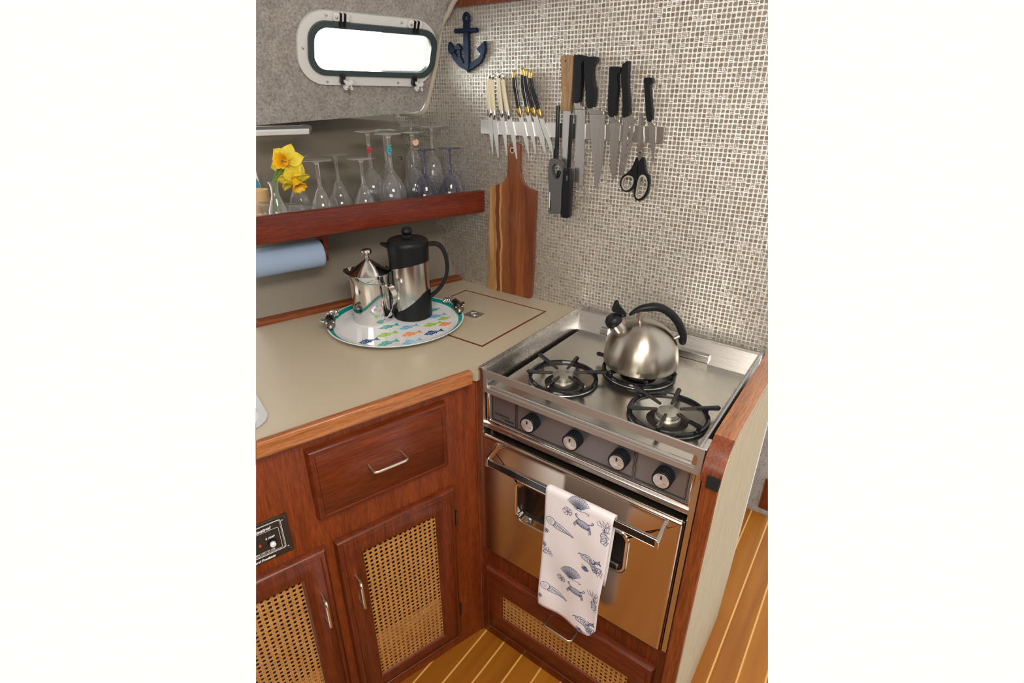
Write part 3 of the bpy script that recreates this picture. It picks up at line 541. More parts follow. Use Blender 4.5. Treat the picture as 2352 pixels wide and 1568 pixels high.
# ------------------------------------------------------------------ stove
st = thing('stove', 'stainless three burner galley stove with oven between worktop and partition', 'stove', (.256, -.25, .347))
bm = B(); box(bm, XZ, .012, .504, .348, .846, -.45, -.014); obj('body', bm, M['shade_black'], st)
bm = B()
prism(bm, lambda a, b, d: V((a, d, b)), [(-.0005, .846), (-.0005, .904), (.003, .9055), (.013, .902), (.0145, .899), (.024, .852), (.024, .846)], -.482, -.0125)
prism(bm, lambda a, b, d: V((d, -.013 - a, b)), [(0, .846), (0, .903), (.004, .905), (.014, .902), (.016, .899), (.047, .856), (.047, .846)], .0, .512)
prism(bm, lambda a, b, d: V((.5115 - a, d, b)), [(0, .846), (0, .904), (.003, .9055), (.009, .902), (.0095, .899), (.0135, .852), (.0135, .846)], -.482, -.0125)
obj('gallery_rim', bm, M['steel'], st, ang=.5)
bm = B(); box(bm, XZ, .001, .0115, .346, .9045, -.4825, -.45); obj('side_trim', bm, M['steel_v'], st, bevel=.001)
bm = B(); box(bm, XZ, .509, .521, .346, .90, -.478, -.44); obj('side_trim', bm, M['steel_v'], st, bevel=.001)
# cooktop sheet with three pan openings
BUR = ((.146, -.346, .63, .079), (.276, -.205, 1.1, .085), (.405, -.350, .63, .081))
bm = B(); prism(bm, XY, rrect(.035, .501, -.479, -.062, .006, 3), .853, .859, [circ(x, y, r, 40) for x, y, a, r in BUR]); obj('cooktop', bm, M['cook'], st, bevel=.0015)
def burner(x, y, a, R):
    bm = B(); lathe(bm, [(R + .002, .8595), (R - .001, .8602), (R - .006, .857), (.050, .8495), (.0435, .8475), (.0435, .850), (.050, .852), (R - .006, .860), (R, .8625), (R + .002, .8595)], (x, y, 0), 44); p = obj('burner', bm, M['cook'], st)
    bm = B(); lathe(bm, [(.044, .8485), (.044, .8468), (0, .8468)], (x, y, 0), 30); obj('burner_well', bm, M['shade_black'], p)
    bm = B(); lathe(bm, [(.026, .846), (.0275, .850), (.0265, .858), (.0235, .8605), (.0235, .868), (.0225, .8715), (.019, .873), (0, .8722)], (x, y, 0), 36); obj('burner_head', bm, M['castal'], p)
    bm = B()
    for k in range(22):
        w = 2 * PI * k / 22; c = V((x + .0238 * math.cos(w), y + .0238 * math.sin(w), .8635)); lathe(bm, [(0, -.0013), (.0011, 0), (0, .0013)], c, 6)
    obj('flame_ports', bm, M['shade_black'], p)
    bm = B(); ring = [(x + R * .985 * math.cos(w), y + R * .985 * math.sin(w), .8655) for w in [2 * PI * i / 48 for i in range(49)]]; tube(bm, ring, .0052, 8, False)
    obj('grate_ring', bm, M['blackgloss'], p)
    for k in range(6):
        bm = B(); b2 = B()
        w = a + k * PI / 3; dd = V((math.cos(w), math.sin(w), 0)); c = V((x, y, 0)); L = 1.30 if k in (0, 2) else 1.06
        tube(b2, [c + dd * .024 + V((0, 0, .8765)), c + dd * R * .72 + V((0, 0, .878))], [.0032, .0042], 8, True)
        tube(bm, [c + dd * R * .70 + V((0, 0, .878)), c + dd * R * (L - .02) + V((0, 0, .8795)), c + dd * R * L + V((0, 0, .878))], [.0046, .0056, .0042], 8, True)
        tube(bm, [c + dd * R * .985 + V((0, 0, .864)), c + dd * R * .985 + V((0, 0, .878))], .0042, 6)
        obj('grate_arm', bm, M['blackgloss'], p); obj('grate_tip', b2, M['carbon'], p)
for q in BUR: burner(*q)
bm = B(); prism(bm, XZ, rrect(.017, .519, .846, .9045, .003, 3), -.4865, -.4825, [rrect(.027, .509, .8585, .8865, .006, 4)]); obj('front_rail', bm, M['rail'], st, bevel=.001)
bm = B(); tube(bm, [(.019, -.478, .8595), (.514, -.478, .8595)], .0046, 10); obj('front_rod', bm, M['steel_v'], st)
bm = B(); box(bm, XZ, .094, .118, .846, .878, -.058, -.030); obj('back_clip', bm, M['steel'], st, bevel=.001)
bm = B(); box(bm, XZ, .32, .398, .850, .8785, -.060, -.030); obj('back_clip', bm, M['steel'], st, bevel=.001)
for y, z in ((-.45, .875), (-.05, .878), (-.05, .895), (-.43, .88)):
    bm = B(); lathe(bm, [(0, .002), (.003, .0015), (.0035, 0)], (.015, y, z), 10, Matrix.Rotation(PI / 2, 4, 'Y'))
    obj('screw', bm, M['pewter'], st)
# control fascia
FZ = lambda a, b, d: V((a, -.468 - d, b))
bm = B(); box(bm, FZ, .014, .511, .755, .855, -.03, 0); fa = obj('control_fascia', bm, mat('brushed fascia painted reflection', (.27, .27, .285), .36, .8), st)  # grey base colour stands in for a reflection in the metal
bm = B(); prism(bm, FZ, [(.014, .755), (.511, .755), (.511, .856), (.014, .856)], -.002, .005, [[(.023, .763), (.502, .763), (.502, .849), (.023, .849)]]); obj('fascia_frame', bm, M['chrome'], fa, bevel=.003)
bm = B()
for i, (a0_, a1_) in enumerate(((.0275, .0975), (.0995, .3895), (.3915, .4975))):
    for g, w in ((0, .0012), (.0026, .0005)):
        prism(bm, FZ, rrect(a0_ + g, a1_ - g, .7655 + g, .8465 - g, .001, 2), .0002, .0006, [rrect(a0_ + g + w, a1_ - g - w, .7655 + g + w, .8465 - g - w, .001, 2)])
text(bm, 'HILLERANGE', .0078, FZ, .0335, .7835, .0003, 'LEFT', 0, 1.02)
text(bm, 'BY', .0050, FZ, .0565, .7762, .0003, 'LEFT'); text(bm, 'Seaward', .0082, FZ, .0645, .7745, .0003, 'LEFT', .25, .9, .0002, .0003)
for k, x in enumerate((.146, .2545, .3615)):
    for j, (dx, dz) in enumerate(((-.0028, .0335), (.0030, .0325), (.0008, .0385)) if k != 1 else ((-.0032, .0335), (.0032, .0335), (0, .039))):
        if (k, j) in ((0, 0), (1, 2), (2, 1)): continue
        prism(bm, FZ, circ(x + dx, .8085 + dz, .0021, 14), .0002, .0006, [circ(x + dx, .8085 + dz, .0014, 14)])
obj('fascia_print', bm, M['blackgloss'], fa, smooth=False)
bm = B()
bm.free()
for x, z in ((.1432, .842), (.2545, .8475), (.3645, .841), (.4535, .843)):
    bm = B(); prism(bm, FZ, circ(x, z, .0022, 14), .0002, .0006); obj('burner_mark', bm, M['blueprint'], fa, smooth=False)
MK = Matrix((V((1, 0, 0)), V((0, 0, 1)), V((0, -1, 0)))).transposed().to_4x4()
M['dial'] = spun('spun dial face', (.74, .75, .77), .26, .9, 'Y', .7)
for x in (.146, .2545, .3615, .4535):
    bm = B(); g = []
    for i in range(72): g.append((x + (.0192 if i % 3 else .0183) * math.cos(2 * PI * i / 72), .8085 + (.0192 if i % 3 else .0183) * math.sin(2 * PI * i / 72)))
    prism(bm, FZ, g, .001, .026); k = obj('knob', bm, M['black'], st, bevel=.0006, seg=1)
    bm = B(); lathe(bm, [(0, .0275), (.0135, .0275), (.0155, .027), (.016, .0255)], (x, -.468, .8085), 40, MK)
    o = obj('dial_face', bm, M['dial'], k)
    bm = B(); box(bm, FZ, x - .0016, x + .0016, .8125, .8205, .0272, .0279)
    box(bm, FZ, x + .004, x + .0115, .8055, .8062, .0272, .0277); obj('pointer', bm, M['blackgloss'], k)
bm = B(); prism(bm, lambda a, b, d: V((d, a, b)), [(-.474, .738), (-.474, .750), (-.468, .756), (-.45, .756), (-.45, .738)], .010, .511); obj('fascia_trim', bm, M['steel'], st, bevel=.002)
# oven door
DZ = lambda a, b, d: V((a, -.490 - d, b))
bm = B(); prism(bm, DZ, [(.012, .352), (.508, .352), (.508, .728), (.012, .728)], -.040, 0, [rrect(.120, .403, .524, .634, .020, 6)]); od = obj('oven_door', bm, M['door_steel'], st, bevel=.007, seg=4)
bm = B(); w0, w1 = rrect(.113, .410, .517, .641, .026, 7), rrect(.126, .397, .530, .628, .016, 7)
mid = rrect(.1175, .4055, .5215, .6365, .022, 7)
rg = [[bm.verts.new(DZ(a, b, d)) for a, b in l] for l, d in ((w0, -.001), (rrect(.115, .408, .519, .639, .024, 7), .0025), (mid, .0005), (rrect(.122, .401, .526, .632, .019, 7), .002), (w1, -.012))]
for a, b in zip(rg, rg[1:]):
    for i in range(len(a)): bm.faces.new((a[i], a[(i + 1) % len(a)], b[(i + 1) % len(a)], b[i]))
obj('window_trim', bm, M['chrome'], od)
bm = B(); prism(bm, DZ, rrect(.119, .404, .523, .635, .02, 6), -.016, -.012); obj('oven_glass', bm, M['ovenglass'], od)
bm = B(); box(bm, XZ, .060, .475, .6845, .7015, -.533, -.527); hb = obj('oven_handle', bm, M['blackgloss'], od, bevel=.0012)
for z in (.7013, .6830):
    bm = B(); box(bm, XZ, .060, .475, z, z + .0017, -.5335, -.526); obj('handle_edge', bm, M['chrome'], od, bevel=.0005)
for x in (.056, .472):
    bm = B(); prism(bm, lambda a, b, d: V((d, a, b)), [(-.4895, .705), (-.4895, .722), (-.530, .7035), (-.5345, .700), (-.5345, .681), (-.529, .681), (-.528, .692)], x, x + .008); obj('handle_bracket', bm, M['chrome'], od, bevel=.0008)
# ------------------------------------------------------------------ kettle
KC = V((.2765, -.205, 0))
RX = V((.8083, .5887, 0)).normalized(); RY = V((-.5887, .8083, 0)).normalized()
def KF(a, z, d=0): return KC + RX * a + RY * d + V((0, 0, z - .012))
kt = thing('kettle', 'brushed steel whistling kettle with black handle on the rear burner', 'kettle', (KC.x, KC.y, .884))
bm = B(); lathe(bm, [(0, .8845), (.080, .8845), (.0850, .8862), (.0872, .8895), (.0864, .8915), (.0878, .8945), (.0880, .904), (.0868, .917), (.0840, .930), (.0790, .944), (.0715, .958), (.0610, .971), (.0480, .982), (.0330, .9905), (.0170, .9955), (.006, .9975), (0, .998)], KC, 72); obj('body', bm, M['kettle'], kt, ang=1.0)
ax = (KF(-.086, 1.022) - KF(-.052, .978)).normalized(); tx = RY.cross(ax)
MS = Matrix((tx, RY, ax)).transposed().to_4x4()
bm = B(); lathe(bm, [(.0225, -.004), (.0215, 0), (.0185, .003), (.0180, .032), (.0182, .034), (.016, .034)], KF(-.050, .9765), 32, MS); sp = obj('spout', bm, M['post'], kt)
bm = B(); lathe(bm, [(.0188, .030), (.0205, .034), (.0205, .040), (.018, .047), (.012, .0525), (0, .055)], KF(-.050, .9765), 32, MS); cpk = obj('spout_cap', bm, M['black'], kt)
bm = B(); prism(bm, lambda a, b, d: KF(a, b, d), [(-.080, 1.032), (-.075, 1.052), (-.068, 1.058), (-.064, 1.048), (-.047, 1.028), (-.046, 1.020), (-.056, 1.018), (-.062, 1.026), (-.068, 1.028)], -.008, .008); obj('cap_lever', bm, M['black'], cpk, bevel=.002)
bm = B(); tube(bm, [KF(-.055, 1.0235, -.009), KF(-.055, 1.0235, .009)], .0022, 10); obj('lever_pin', bm, M['chrome'], cpk)
hp = smoothpts([KF(-.038, 1.021), KF(-.026, 1.031), KF(-.008, 1.0385), KF(.026, 1.041), KF(.055, 1.027), KF(.078, 1.003), KF(.092, .975), KF(.096, .948)], 5)
n = len(hp); rr = [.0035 + .0085 * min(1, i / (n * .35)) for i in range(n)]; rr[-1] = .007; rr[-2] = .0105
bm = B(); tube(bm, hp, rr, 14, True, .8); obj('handle', bm, M['black'], kt)
bm = B(); tube(bm, [KF(-.014, .996), KF(-.014, 1.033)], .0062, 16); obj('handle_post', bm, M['post'], kt)
bm = B(); tube(bm, [KF(.063, .953), KF(.088, .970)], .0058, 16); obj('handle_post', bm, M['post'], kt)
# ------------------------------------------------------------------ tea towel on the oven handle
def towel_y(x, z):
    k = max(0, min(1, (.70 - z) / .3)); u = (x - .225) / .16
    return -.5385 - .003 * k * math.sin(u * 5.2 + z * 6) - .0022 * k * math.sin(u * 11 + z * 17 + 1) - .0016 * math.sin(z * 38 + u * 2.4) * k
def towel_x(u, z):
    k = (.706 - z) / .355; return (.2285 + (.222 - .2285) * k) + u * ((.3875 - .2285) + ((.3735 - .222) - (.3875 - .2285)) * k) + .0015 * math.sin(z * 22 + 1) * k
bm = B(); NU, NV = 26, 44; grid = []
for j in range(NV + 14):
    row = []
    for i in range(NU + 1):
        u = i / NU; zb = .351 - .014 * u + (.028 * max(0, (u - .9) / .1) ** 1.2) + .002 * math.sin(u * 7)
        if j < 9: z = .50 + .204 * j / 9; p = V((towel_x(u, z), -.5225, z))
        elif j < 14:
            w = (j - 9) / 5 * PI; p = V((towel_x(u, .706), -.5302 + .0082 * math.cos(w), .7045 + .0052 * math.sin(w)))
        else:
            z = .7045 + (zb - .7045) * (j - 14) / (NV - 1); p = V((towel_x(u, z), towel_y(towel_x(u, z), z), z))
        row.append(bm.verts.new(p))
    grid.append(row)
for a, b in zip(grid, grid[1:]):
    for i in range(NU): bm.faces.new((a[i], a[i + 1], b[i + 1], b[i]))
tw = thing('tea_towel', 'white cotton tea towel printed with blue shells and crabs over the oven handle', 'towel', (.305, -.535, .70))
obj('cloth', bm, M['cloth'], tw, solid=.0022)
pm = B()
def rib(pts, w, mi=0):
    pts = [p for p in pts if towel_x(.012, p[1]) < p[0] < towel_x(.988, p[1])]
    for (x0, z0), (x1, z1) in zip(pts, pts[1:]):
        d = math.hypot(x1 - x0, z1 - z0)
        if d < 1e-6 or d > .02: continue
        nx, nz = -(z1 - z0) / d * w / 2, (x1 - x0) / d * w / 2
        vs = [pm.verts.new((x, towel_y(x, z) - .0017, z)) for x, z in ((x0 - nx, z0 - nz), (x1 - nx, z1 - nz), (x1 + nx, z1 + nz), (x0 + nx, z0 + nz))]
        pm.faces.new(vs).material_index = mi
def curve(f, n=24): return [f(i / n) for i in range(n + 1)]
def loc(cx, cz, s, a):
    c, q = math.cos(a) * s, math.sin(a) * s
    return lambda x, z: (cx + x * c - z * q, cz + x * q + z * c)
def fan(cx, cz, s, a):
    L = loc(cx, cz, s, a)
    for k in range(19):
        w = PI / 2 + (k - 9) / 9 * 1.05; r = .92 + .10 * math.cos((k - 9) / 9 * 1.3)
        rib([L(r * t * math.cos(w) * .82, r * t * math.sin(w)) for t in [.12 + .88 * i / 8 for i in range(9)]], .0005 if k % 2 else .0008, 0)
        rib([L(r * t * math.cos(w + .05) * .82, r * t * math.sin(w + .05)) for t in [.35 + .6 * i / 6 for i in range(7)]], .0007, 1)
    rib([L(1.0 * math.cos(w) * .82, (.95 + .06 * math.cos(k * 2.2)) * math.sin(w)) for k, w in enumerate([PI / 2 + (k - 12) / 12 * 1.08 for k in range(25)])], .0010)
    rib([L(-.34, .12), L(-.15, .02), L(.1, -.02), L(.36, .02), L(.62, -.02), L(.66, -.10), L(.5, -.14)], .0010)
def crab(cx, cz, s, a):
    L = loc(cx, cz, s, a)
    rib(curve(lambda t: L(math.cos(2 * PI * t), .55 * math.sin(2 * PI * t)), 30), .0012)
    for k in range(9):
        y = -.45 + k * .11; h = math.sqrt(max(0, 1 - (y / .55) ** 2)) * .9
        rib(curve(lambda t: L(-h + 2 * h * t, y + .08 * math.sin(PI * t)), 10), .0010 if k < 4 else .0007, 1)
    for k in range(6): rib(curve(lambda t: L(-.8 + k * .3 + .12 * math.sin(9 * t), -.5 + .22 * t), 5), .0009)
    for sx in (-1, 1):
        for k in range(3):
            rib(curve(lambda t: L(sx * (.75 + .55 * t - k * .1), -.12 - k * .14 - .7 * t * t + .25 * math.sin(PI * t)), 8), .0014 - .0002 * k)
        rib(curve(lambda t: L(sx * (.55 + .75 * math.sin(PI * t * .75)), .42 + .75 * t), 9), .0017)
        rib(curve(lambda t: L(sx * (.62 + .5 * math.sin(PI * t * .75)), .5 + .55 * t), 9), .0012, 1)
def blob(cx, cz, s, a):
    L = loc(cx, cz, s, a)
    rib(curve(lambda t: L((.9 + .12 * math.sin(14 * t * PI)) * math.cos(2 * PI * t), (.8 + .12 * math.sin(10 * t * PI)) * math.sin(2 * PI * t)), 30), .0008)
    rib(curve(lambda t: L(.75 * t * math.cos(9 * t), .6 * t * math.sin(9 * t)), 24), .0009, 1)
    for k in range(7): rib(curve(lambda t: L(.1 + .9 * t * math.cos(k * .9 + 5.2), -.1 + .9 * t * math.sin(k * .9 + 5.2)), 5), .0011)
def whelk(x0, z0, x1, z1):
    s = math.hypot(x1 - x0, z1 - z0); L = loc(x0, z0, s, math.atan2(z1 - z0, x1 - x0))
    rib(curve(lambda t: L(.14 + .17 * math.cos(2 * PI * t), .02 + .15 * math.sin(2 * PI * t)), 22), .0012)
    rib(curve(lambda t: L(.13 + .10 * t * math.cos(10 * t), .10 * t * math.sin(10 * t)), 16), .0011, 1)
    rib(curve(lambda t: L(.28 + .72 * t, .12 - .11 * t + .05 * math.sin(PI * t)), 14), .0012)
    rib(curve(lambda t: L(.26 + .74 * t, -.12 + .10 * t - .02 * math.sin(6 * t)), 14), .0013)
    for k in range(13): rib(curve(lambda t: L(.27 + .055 * k + .02 * t, (-.11 + .009 * k) + t * (.21 - .0165 * k)), 5), .0011, k % 2)
    rib(curve(lambda t: L(.4 + .5 * t, .03 - .03 * t), 8), .0022, 1)
def conch(cx, cz, s, a):
    L = loc(cx, cz, s, a)
    rib(curve(lambda t: L((.55 + .12 * math.cos(6 * PI * t)) * math.cos(2 * PI * t), (.9 + .1 * math.sin(8 * PI * t)) * math.sin(2 * PI * t)), 34), .0011)
    for k in range(5): rib(curve(lambda t: L(-.45 + .9 * t, .55 - .25 * k + .16 * math.sin(PI * t)), 10), .0011 + .0004 * (k % 2), k % 2)
    rib(curve(lambda t: L(-.3 + .35 * math.sin(PI * t), .9 + .5 * t), 8), .0013); rib(curve(lambda t: L(.3 - .35 * math.sin(PI * t * .6), .85 + .5 * t), 8), .001)
    rib(curve(lambda t: L(-.1 + .4 * math.sin(2.4 * t), -.75 + 1.1 * t), 10), .0024, 1)
def coral(cx, cz, s, a):
    for k in range(7):
        w = a + (k - 3) * .33; L = loc(cx, cz, s, w)
        rib(curve(lambda t: L(.12 * math.sin(7 * t + k), t), 9), .0008)
        rib(curve(lambda t: L(.25 * t, .45 + .4 * t), 5), .0007)
for dz, x in ((0, 0), (-.204, -.006)):
    fan(.311 + x, .690 + dz, .036, .12); crab(.323 + x, .659 + dz, .0165, -.12); blob(.284 + x, .674 + dz, .012, .3)
    whelk(.235 + x, .625 + dz, .302 + x, .608 + dz); blob(.233 + x, .589 + dz, .007, 1)
    conch(.373 + x, .648 + dz, .017, .1); coral(.374 + x, .668 + dz, .028, -.1)
for dz in (0, -.196):
    conch(.340, .570 + dz, .017, 1.35); conch(.357, .556 + dz, .013, .5); fan(.336, .546 + dz, .013, PI); coral(.372, .562 + dz, .024, 2.9); crab(.363, .575 + dz, .006, .3)
coral(.231, .522, .024, -.5); blob(.228, .548, .008, 0)
obj('shell_print', pm, [M['ink'], M['inklight']], tw, smooth=False, fix=False)
bm = B(); box(bm, XZ, .5345, .5565, .842, .868, -.5045, -.5005); tag(obj('tape_patch', bm, M['velcro'], bevel=.001), 'small black hook tape patch on the teak post right of the stove', 'tape')
# ------------------------------------------------------------------ magnetic rack, knives, scissors, lighters
bm = B(); prism(bm, XZ, rrect(-.365, .194, 1.367, 1.404, .004, 3), -.0133, -.0002); tag(obj('magnetic_rack', bm, M['steel_v'], bevel=.002), 'long steel magnetic rack holding the knives on the mosaic wall', 'knife rack')
YB = -.0146
def taper(pts, hw_scale=1.0, flat=.62, seg=10, dy=0):
    bm = B(); tube(bm, [(p[0], YB + dy, p[1]) for p in pts], [p[2] * hw_scale for p in pts], seg, True, flat, (0, 1, 0)); return bm
def steak(d, hm, cm, label, group, dy):
    x, z = d['b'][0][:2]; t = thing('steak_knife', label, 'knife', (x, YB, z), 0, group)
    bl = d['bl']; bm = B(); prism(bm, XZ, bl, YB - .0007 + dy * .15, YB + .0007 + dy * .15); obj('blade', bm, M['blade'], t, smooth=False)
    def fine(ps): return [tuple(q) for q in smoothpts([V(p) for p in ps], 4)]
    obj('handle', taper(fine(d['h']), .92, .62, 12, dy), hm, t, ang=.9)
    obj('bolster', taper(fine(d['b'] + [(d['b'][-1][0], d['b'][-1][1] - .0012, .0012)]), .95, .62, 12, dy), cm, t, ang=.9)
    c = d['c']; obj('end_cap', taper(fine([(c[0][0], c[0][1] + .002, .0012)] + c), .95, .62, 12, dy), cm, t, ang=.9)
wi = ('leftmost of the four', 'second from the left of the four', 'third from the left of the four', 'rightmost of the four')
for i, d in enumerate(IVORY): steak(d, M['ivory'], M['chrome'], wi[i] + ' ivory handled steak knives on the rack', 'ivory handled steak knives', (0, -.002, 0, -.002)[i])
for i, d in enumerate(GOLD): steak(d, M['blackhandle'], M['brass'], wi[i] + ' black and brass handled steak knives', 'black and brass handled steak knives', (0, 0, -.002, -.004)[i])
def knife(k, name, label, hmat, th=.0085):
    d = KNIVES[k]; x, z = d['h'][0]; t = thing(name, label, 'knife', (x, YB, z))
    hs = d.get('holes', [])
    bm = B(); prism(bm, XZ, d['bl'], YB - .0008, YB + .0008, [circ(a, b, r, 14, ry, -.22) for a, b, r, ry in hs]); obj('blade', bm, M['blade'], t, smooth=False)
    bm = B(); prism(bm, XZ, sm2(d['h'], 3) if k != 'wood' else d['h'], YB - th, YB + th, [circ(d['hole'][0][0], d['hole'][0][1], .0022, 10)] if 'hole' in d else []); h = obj('handle', bm, hmat, t, bevel=.0032, seg=3)
    if 'b' in d:
        bm = B(); prism(bm, XZ, d['b'], YB - .0055, YB + .0055); obj('bolster', bm, M['steel_v'], t, bevel=.002, seg=3)
    for a, b in d.get('riv', []):
        bm = B(); lathe(bm, [(0, .0009), (.0028, .0006), (.0034, 0)], (a, YB - th, b), 14, Matrix.Rotation(PI / 2, 4, 'X')); obj('rivet', bm, M['brass'], h)
knife('wood', 'slicing_knife', 'knife with a weathered pale wooden handle behind the lighters', M['oak'])
knife('bread', 'bread_knife', 'long straight bread knife with black handle right of the wooden handled one', M['black'])
knife('chef', 'chef_knife', 'broad black handled chef knife, the widest blade on the rack', M['black'])
knife('utility', 'utility_knife', 'black handled knife with round tipped narrow blade beside the cheese knife', M['black'])
knife('cheese', 'cheese_knife', 'black handled cheese knife with holes in its blade', M['black'], .0075)
knife('paring', 'paring_knife', 'short black handled paring knife at the right end of the rack', M['black'], .007)
S = SCISSORS; sc = thing('scissors', 'scissors with black and grey loop handles hanging blades up on the rack', 'scissors', (S['piv'][0][0], YB, S['piv'][0][1]))
bm = B(); prism(bm, XZ, S['bl1'], YB - .0002, YB + .0012); obj('blade', bm, M['blade'], sc, smooth=False)
bm = B(); prism(bm, XZ, S['bl2'], YB - .0018, YB - .0003); obj('blade', bm, M['steel_v'], sc, smooth=False)
def shrink(l, k):
    cx = sum(p[0] for p in l) / len(l); cy = sum(p[1] for p in l) / len(l); return [(cx + (p[0] - cx) * k, cy + (p[1] - cy) * k) for p in l]
for o_, i_ in ((S['lo'], S['li']), (S['ro'], S['ri'])):
    bm = B(); prism(bm, XZ, sm2(o_), YB - .005, YB + .005, [sm2(shrink(i_, .96))]); h = obj('finger_loop', bm, M['black'], sc, bevel=.0018)
    bm = B(); prism(bm, XZ, sm2(shrink(i_, .99)), YB - .0056, YB + .0056, [sm2(shrink(i_, .82))]); obj('loop_lining', bm, mat('grey loop lining', (.42, .39, .33), .5), h, bevel=.001)
bm = B(); lathe(bm, [(0, .0014), (.0036, .001), (.0042, 0)], (S['piv'][0][0], YB - .0018, S['piv'][0][1]), 16, Matrix.Rotation(PI / 2, 4, 'X')); obj('pivot_screw', bm, M['chrome'], sc)
G = LIGHTERS
def lighter(p, label, bm_mat, hole, y0=-.0195, y1=-.037):
    b = G[p + '_body']; t = thing('gas_lighter', label, 'lighter', (b[0][0], -.026, b[0][1])); ym = (y0 + y1) / 2
    bm = B(); prism(bm, XZ, sm2(b, 3) if p == 'g' else b, y1, y0, [sm2(G['g_hole'], 3)] if hole else []); bo = obj('body', bm, bm_mat, t, bevel=.0035, seg=3)
    r = G[p + '_rod']; bm = B(); tube(bm, [(x, -.0225, z) for x, z, _ in r], [q[2] * .95 for q in r], 12, True); obj('nozzle', bm, M['blackgloss'], t)
    if p == 'g':
        c = G['g_col']; bm = B(); tube(bm, [(x, -.0235, z) for x, z, _ in c], [q[2] * .9 for q in c], 12, True, .75, (0, 1, 0)); obj('collar', bm, M['black'], t)
        bm = B(); prism(bm, XZ, [(-.087, 1.268), (-.080, 1.266), (-.074, 1.276), (-.078, 1.287), (-.086, 1.286)], -.032, -.024); obj('trigger', bm, M['black'], t, bevel=.002)
        bm = B(); box(bm, XZ, -.1035, -.1008, 1.185, 1.228, -.0375, -.019); obj('side_sticker', bm, M['label_white'], bo)
        bm = B(); box(bm, XZ, -.0985, -.0965, 1.178, 1.206, -.0374, -.036); obj('slot', bm, M['shade_black'], bo)
    else:
        bm = B(); box(bm, XZ, -.0520, -.0475, 1.263, 1.276, -.0385, -.036); obj('slider', bm, M['greyplastic'], t, bevel=.001)
        bm = B(); box(bm, XZ, -.0643, -.0622, 1.188, 1.225, -.033, -.021); obj('side_sticker', bm, M['label_white'], bo)
lighter('g', 'grey gas lighter with an oval finger hole hanging on the rack', M['greyplastic'], True)
lighter('b', 'slim black gas lighter hanging right of the grey lighter', M['black'], False)
# ------------------------------------------------------------------ cutting board, anchor
cbd = thing('cutting_board', 'striped acacia cutting board with handle leaning on the mosaic wall', 'cutting board', (-.25, -.007, .8905))
hx, hz, hr = BOARD['hole'][0]
bm = B(); prism(bm, XZ, [(x, z - .0018) for x, z in BOARD['o']], -.0128, -.0012, [circ(hx, hz, hr * .62, 16)]); obj('board', bm, M['board'], cbd, bevel=.002, seg=3)
bm = B(); prism(bm, XZ, circ(hx, hz, hr * .92, 24), -.0132, -.0125, [circ(hx, hz, hr * .62, 24)]); obj('grommet', bm, M['grommet'], cbd)
A_ = ANCHOR; bm = B()
def pl(k, d0, d1): prism(bm, XZ, A_[k], d0, d1)
pl('armL', -.009, -.001); pl('armR', -.009, -.001); pl('shank', -.0115, -.001); pl('flR', -.0125, -.002); pl('flL', -.0125, -.002); pl('armM', -.0105, -.002); pl('flM', -.014, -.003)
tube(bm, [(-.4551, -.008, 1.6335), (-.3735, -.008, 1.6315)], .0062, 14)
rx, rz = A_['ring'][0]; tube(bm, [(rx + .0088 * math.sin(w), -.0065, rz + .0118 * math.cos(w)) for w in [2 * PI * i / 28 for i in range(29)]], .0045, 10, False)
prism(bm, XZ, circ(-.4105, 1.534, .004, 10, .006), -.010, -.001)
an = tag(obj('wall_anchor', bm, M['navy'], bevel=.0018), 'navy blue cast anchor ornament hung on the mosaic wall', 'anchor')
# ------------------------------------------------------------------ shelf, lamp, paper towel
sh = thing('shelf', 'dark red teak shelf with a deep fiddle along the hull side', 'shelf', HF(.3, -.1, 1.138), 0)
bm = B(); prism(bm, lambda a, b, d: HF(d, a, b), rrect(-.019, 0, 1.136, 1.203, .004, 3), .0025, 1.15); obj('fiddle', bm, M['shelf_edge'], sh)
HSZ = lambda a, b, d: HF(a, d, b)
bm = B(); box(bm, HSZ, .07, 1.15, 1.138, 1.150, -.243, -.019); obj('shelf_board', bm, M['hull'], sh)
lt = thing('strip_light', 'white strip light under the carpeted side panel', 'lamp', HF(.7, -.17, 1.38))
bm = B(); prism(bm, lambda a, b, d: HF(d, a, b), [(-.215, 1.392), (-.150, 1.392), (-.146, 1.384), (-.152, 1.372), (-.20, 1.370), (-.215, 1.376)], .462, 1.1); obj('housing', bm, M['white'], lt, bevel=.002)
bm = B(); prism(bm, lambda a, b, d: HF(d, a, b), [(-.217, 1.394), (-.149, 1.394), (-.144, 1.384), (-.151, 1.371), (-.20, 1.368), (-.217, 1.374)], .456, .462); obj('end_cap', bm, M['greyplastic'], lt)
bm = B(); box(bm, HSZ, .463, 1.1, 1.387, 1.3935, -.152, -.1445); obj('lamp_slot', bm, M['greyplastic'], lt)
bm = B(); lathe(bm, [(0, .003), (.003, .0025), (.0055, .001), (.006, 0)], V((-.6455, -.078, 1.2855)), 16, (HN * .9 + V((0, 0, .42))).to_track_quat('Z', 'Y').to_matrix().to_4x4()); tag(obj('screw', bm, M['pewter']), 'small round screw head on the taupe hull lining behind the wine glasses', 'screw')
pr_ = thing('paper_towel', 'roll of pale blue paper towel on a teak bracket under the shelf', 'paper towel', HF(.6, -.08, 1.07))
MH = Matrix((HN, V((0, 0, 1)), -HD)).transposed().to_4x4()
bm = B(); lathe(bm, [(.018, -.30), (.018, .001), (.034, .001), (.0365, -.002), (.0365, -.30)], HF(.503, -.082, 1.071), 40, MH); obj('roll', bm, M['towelpaper'], pr_)
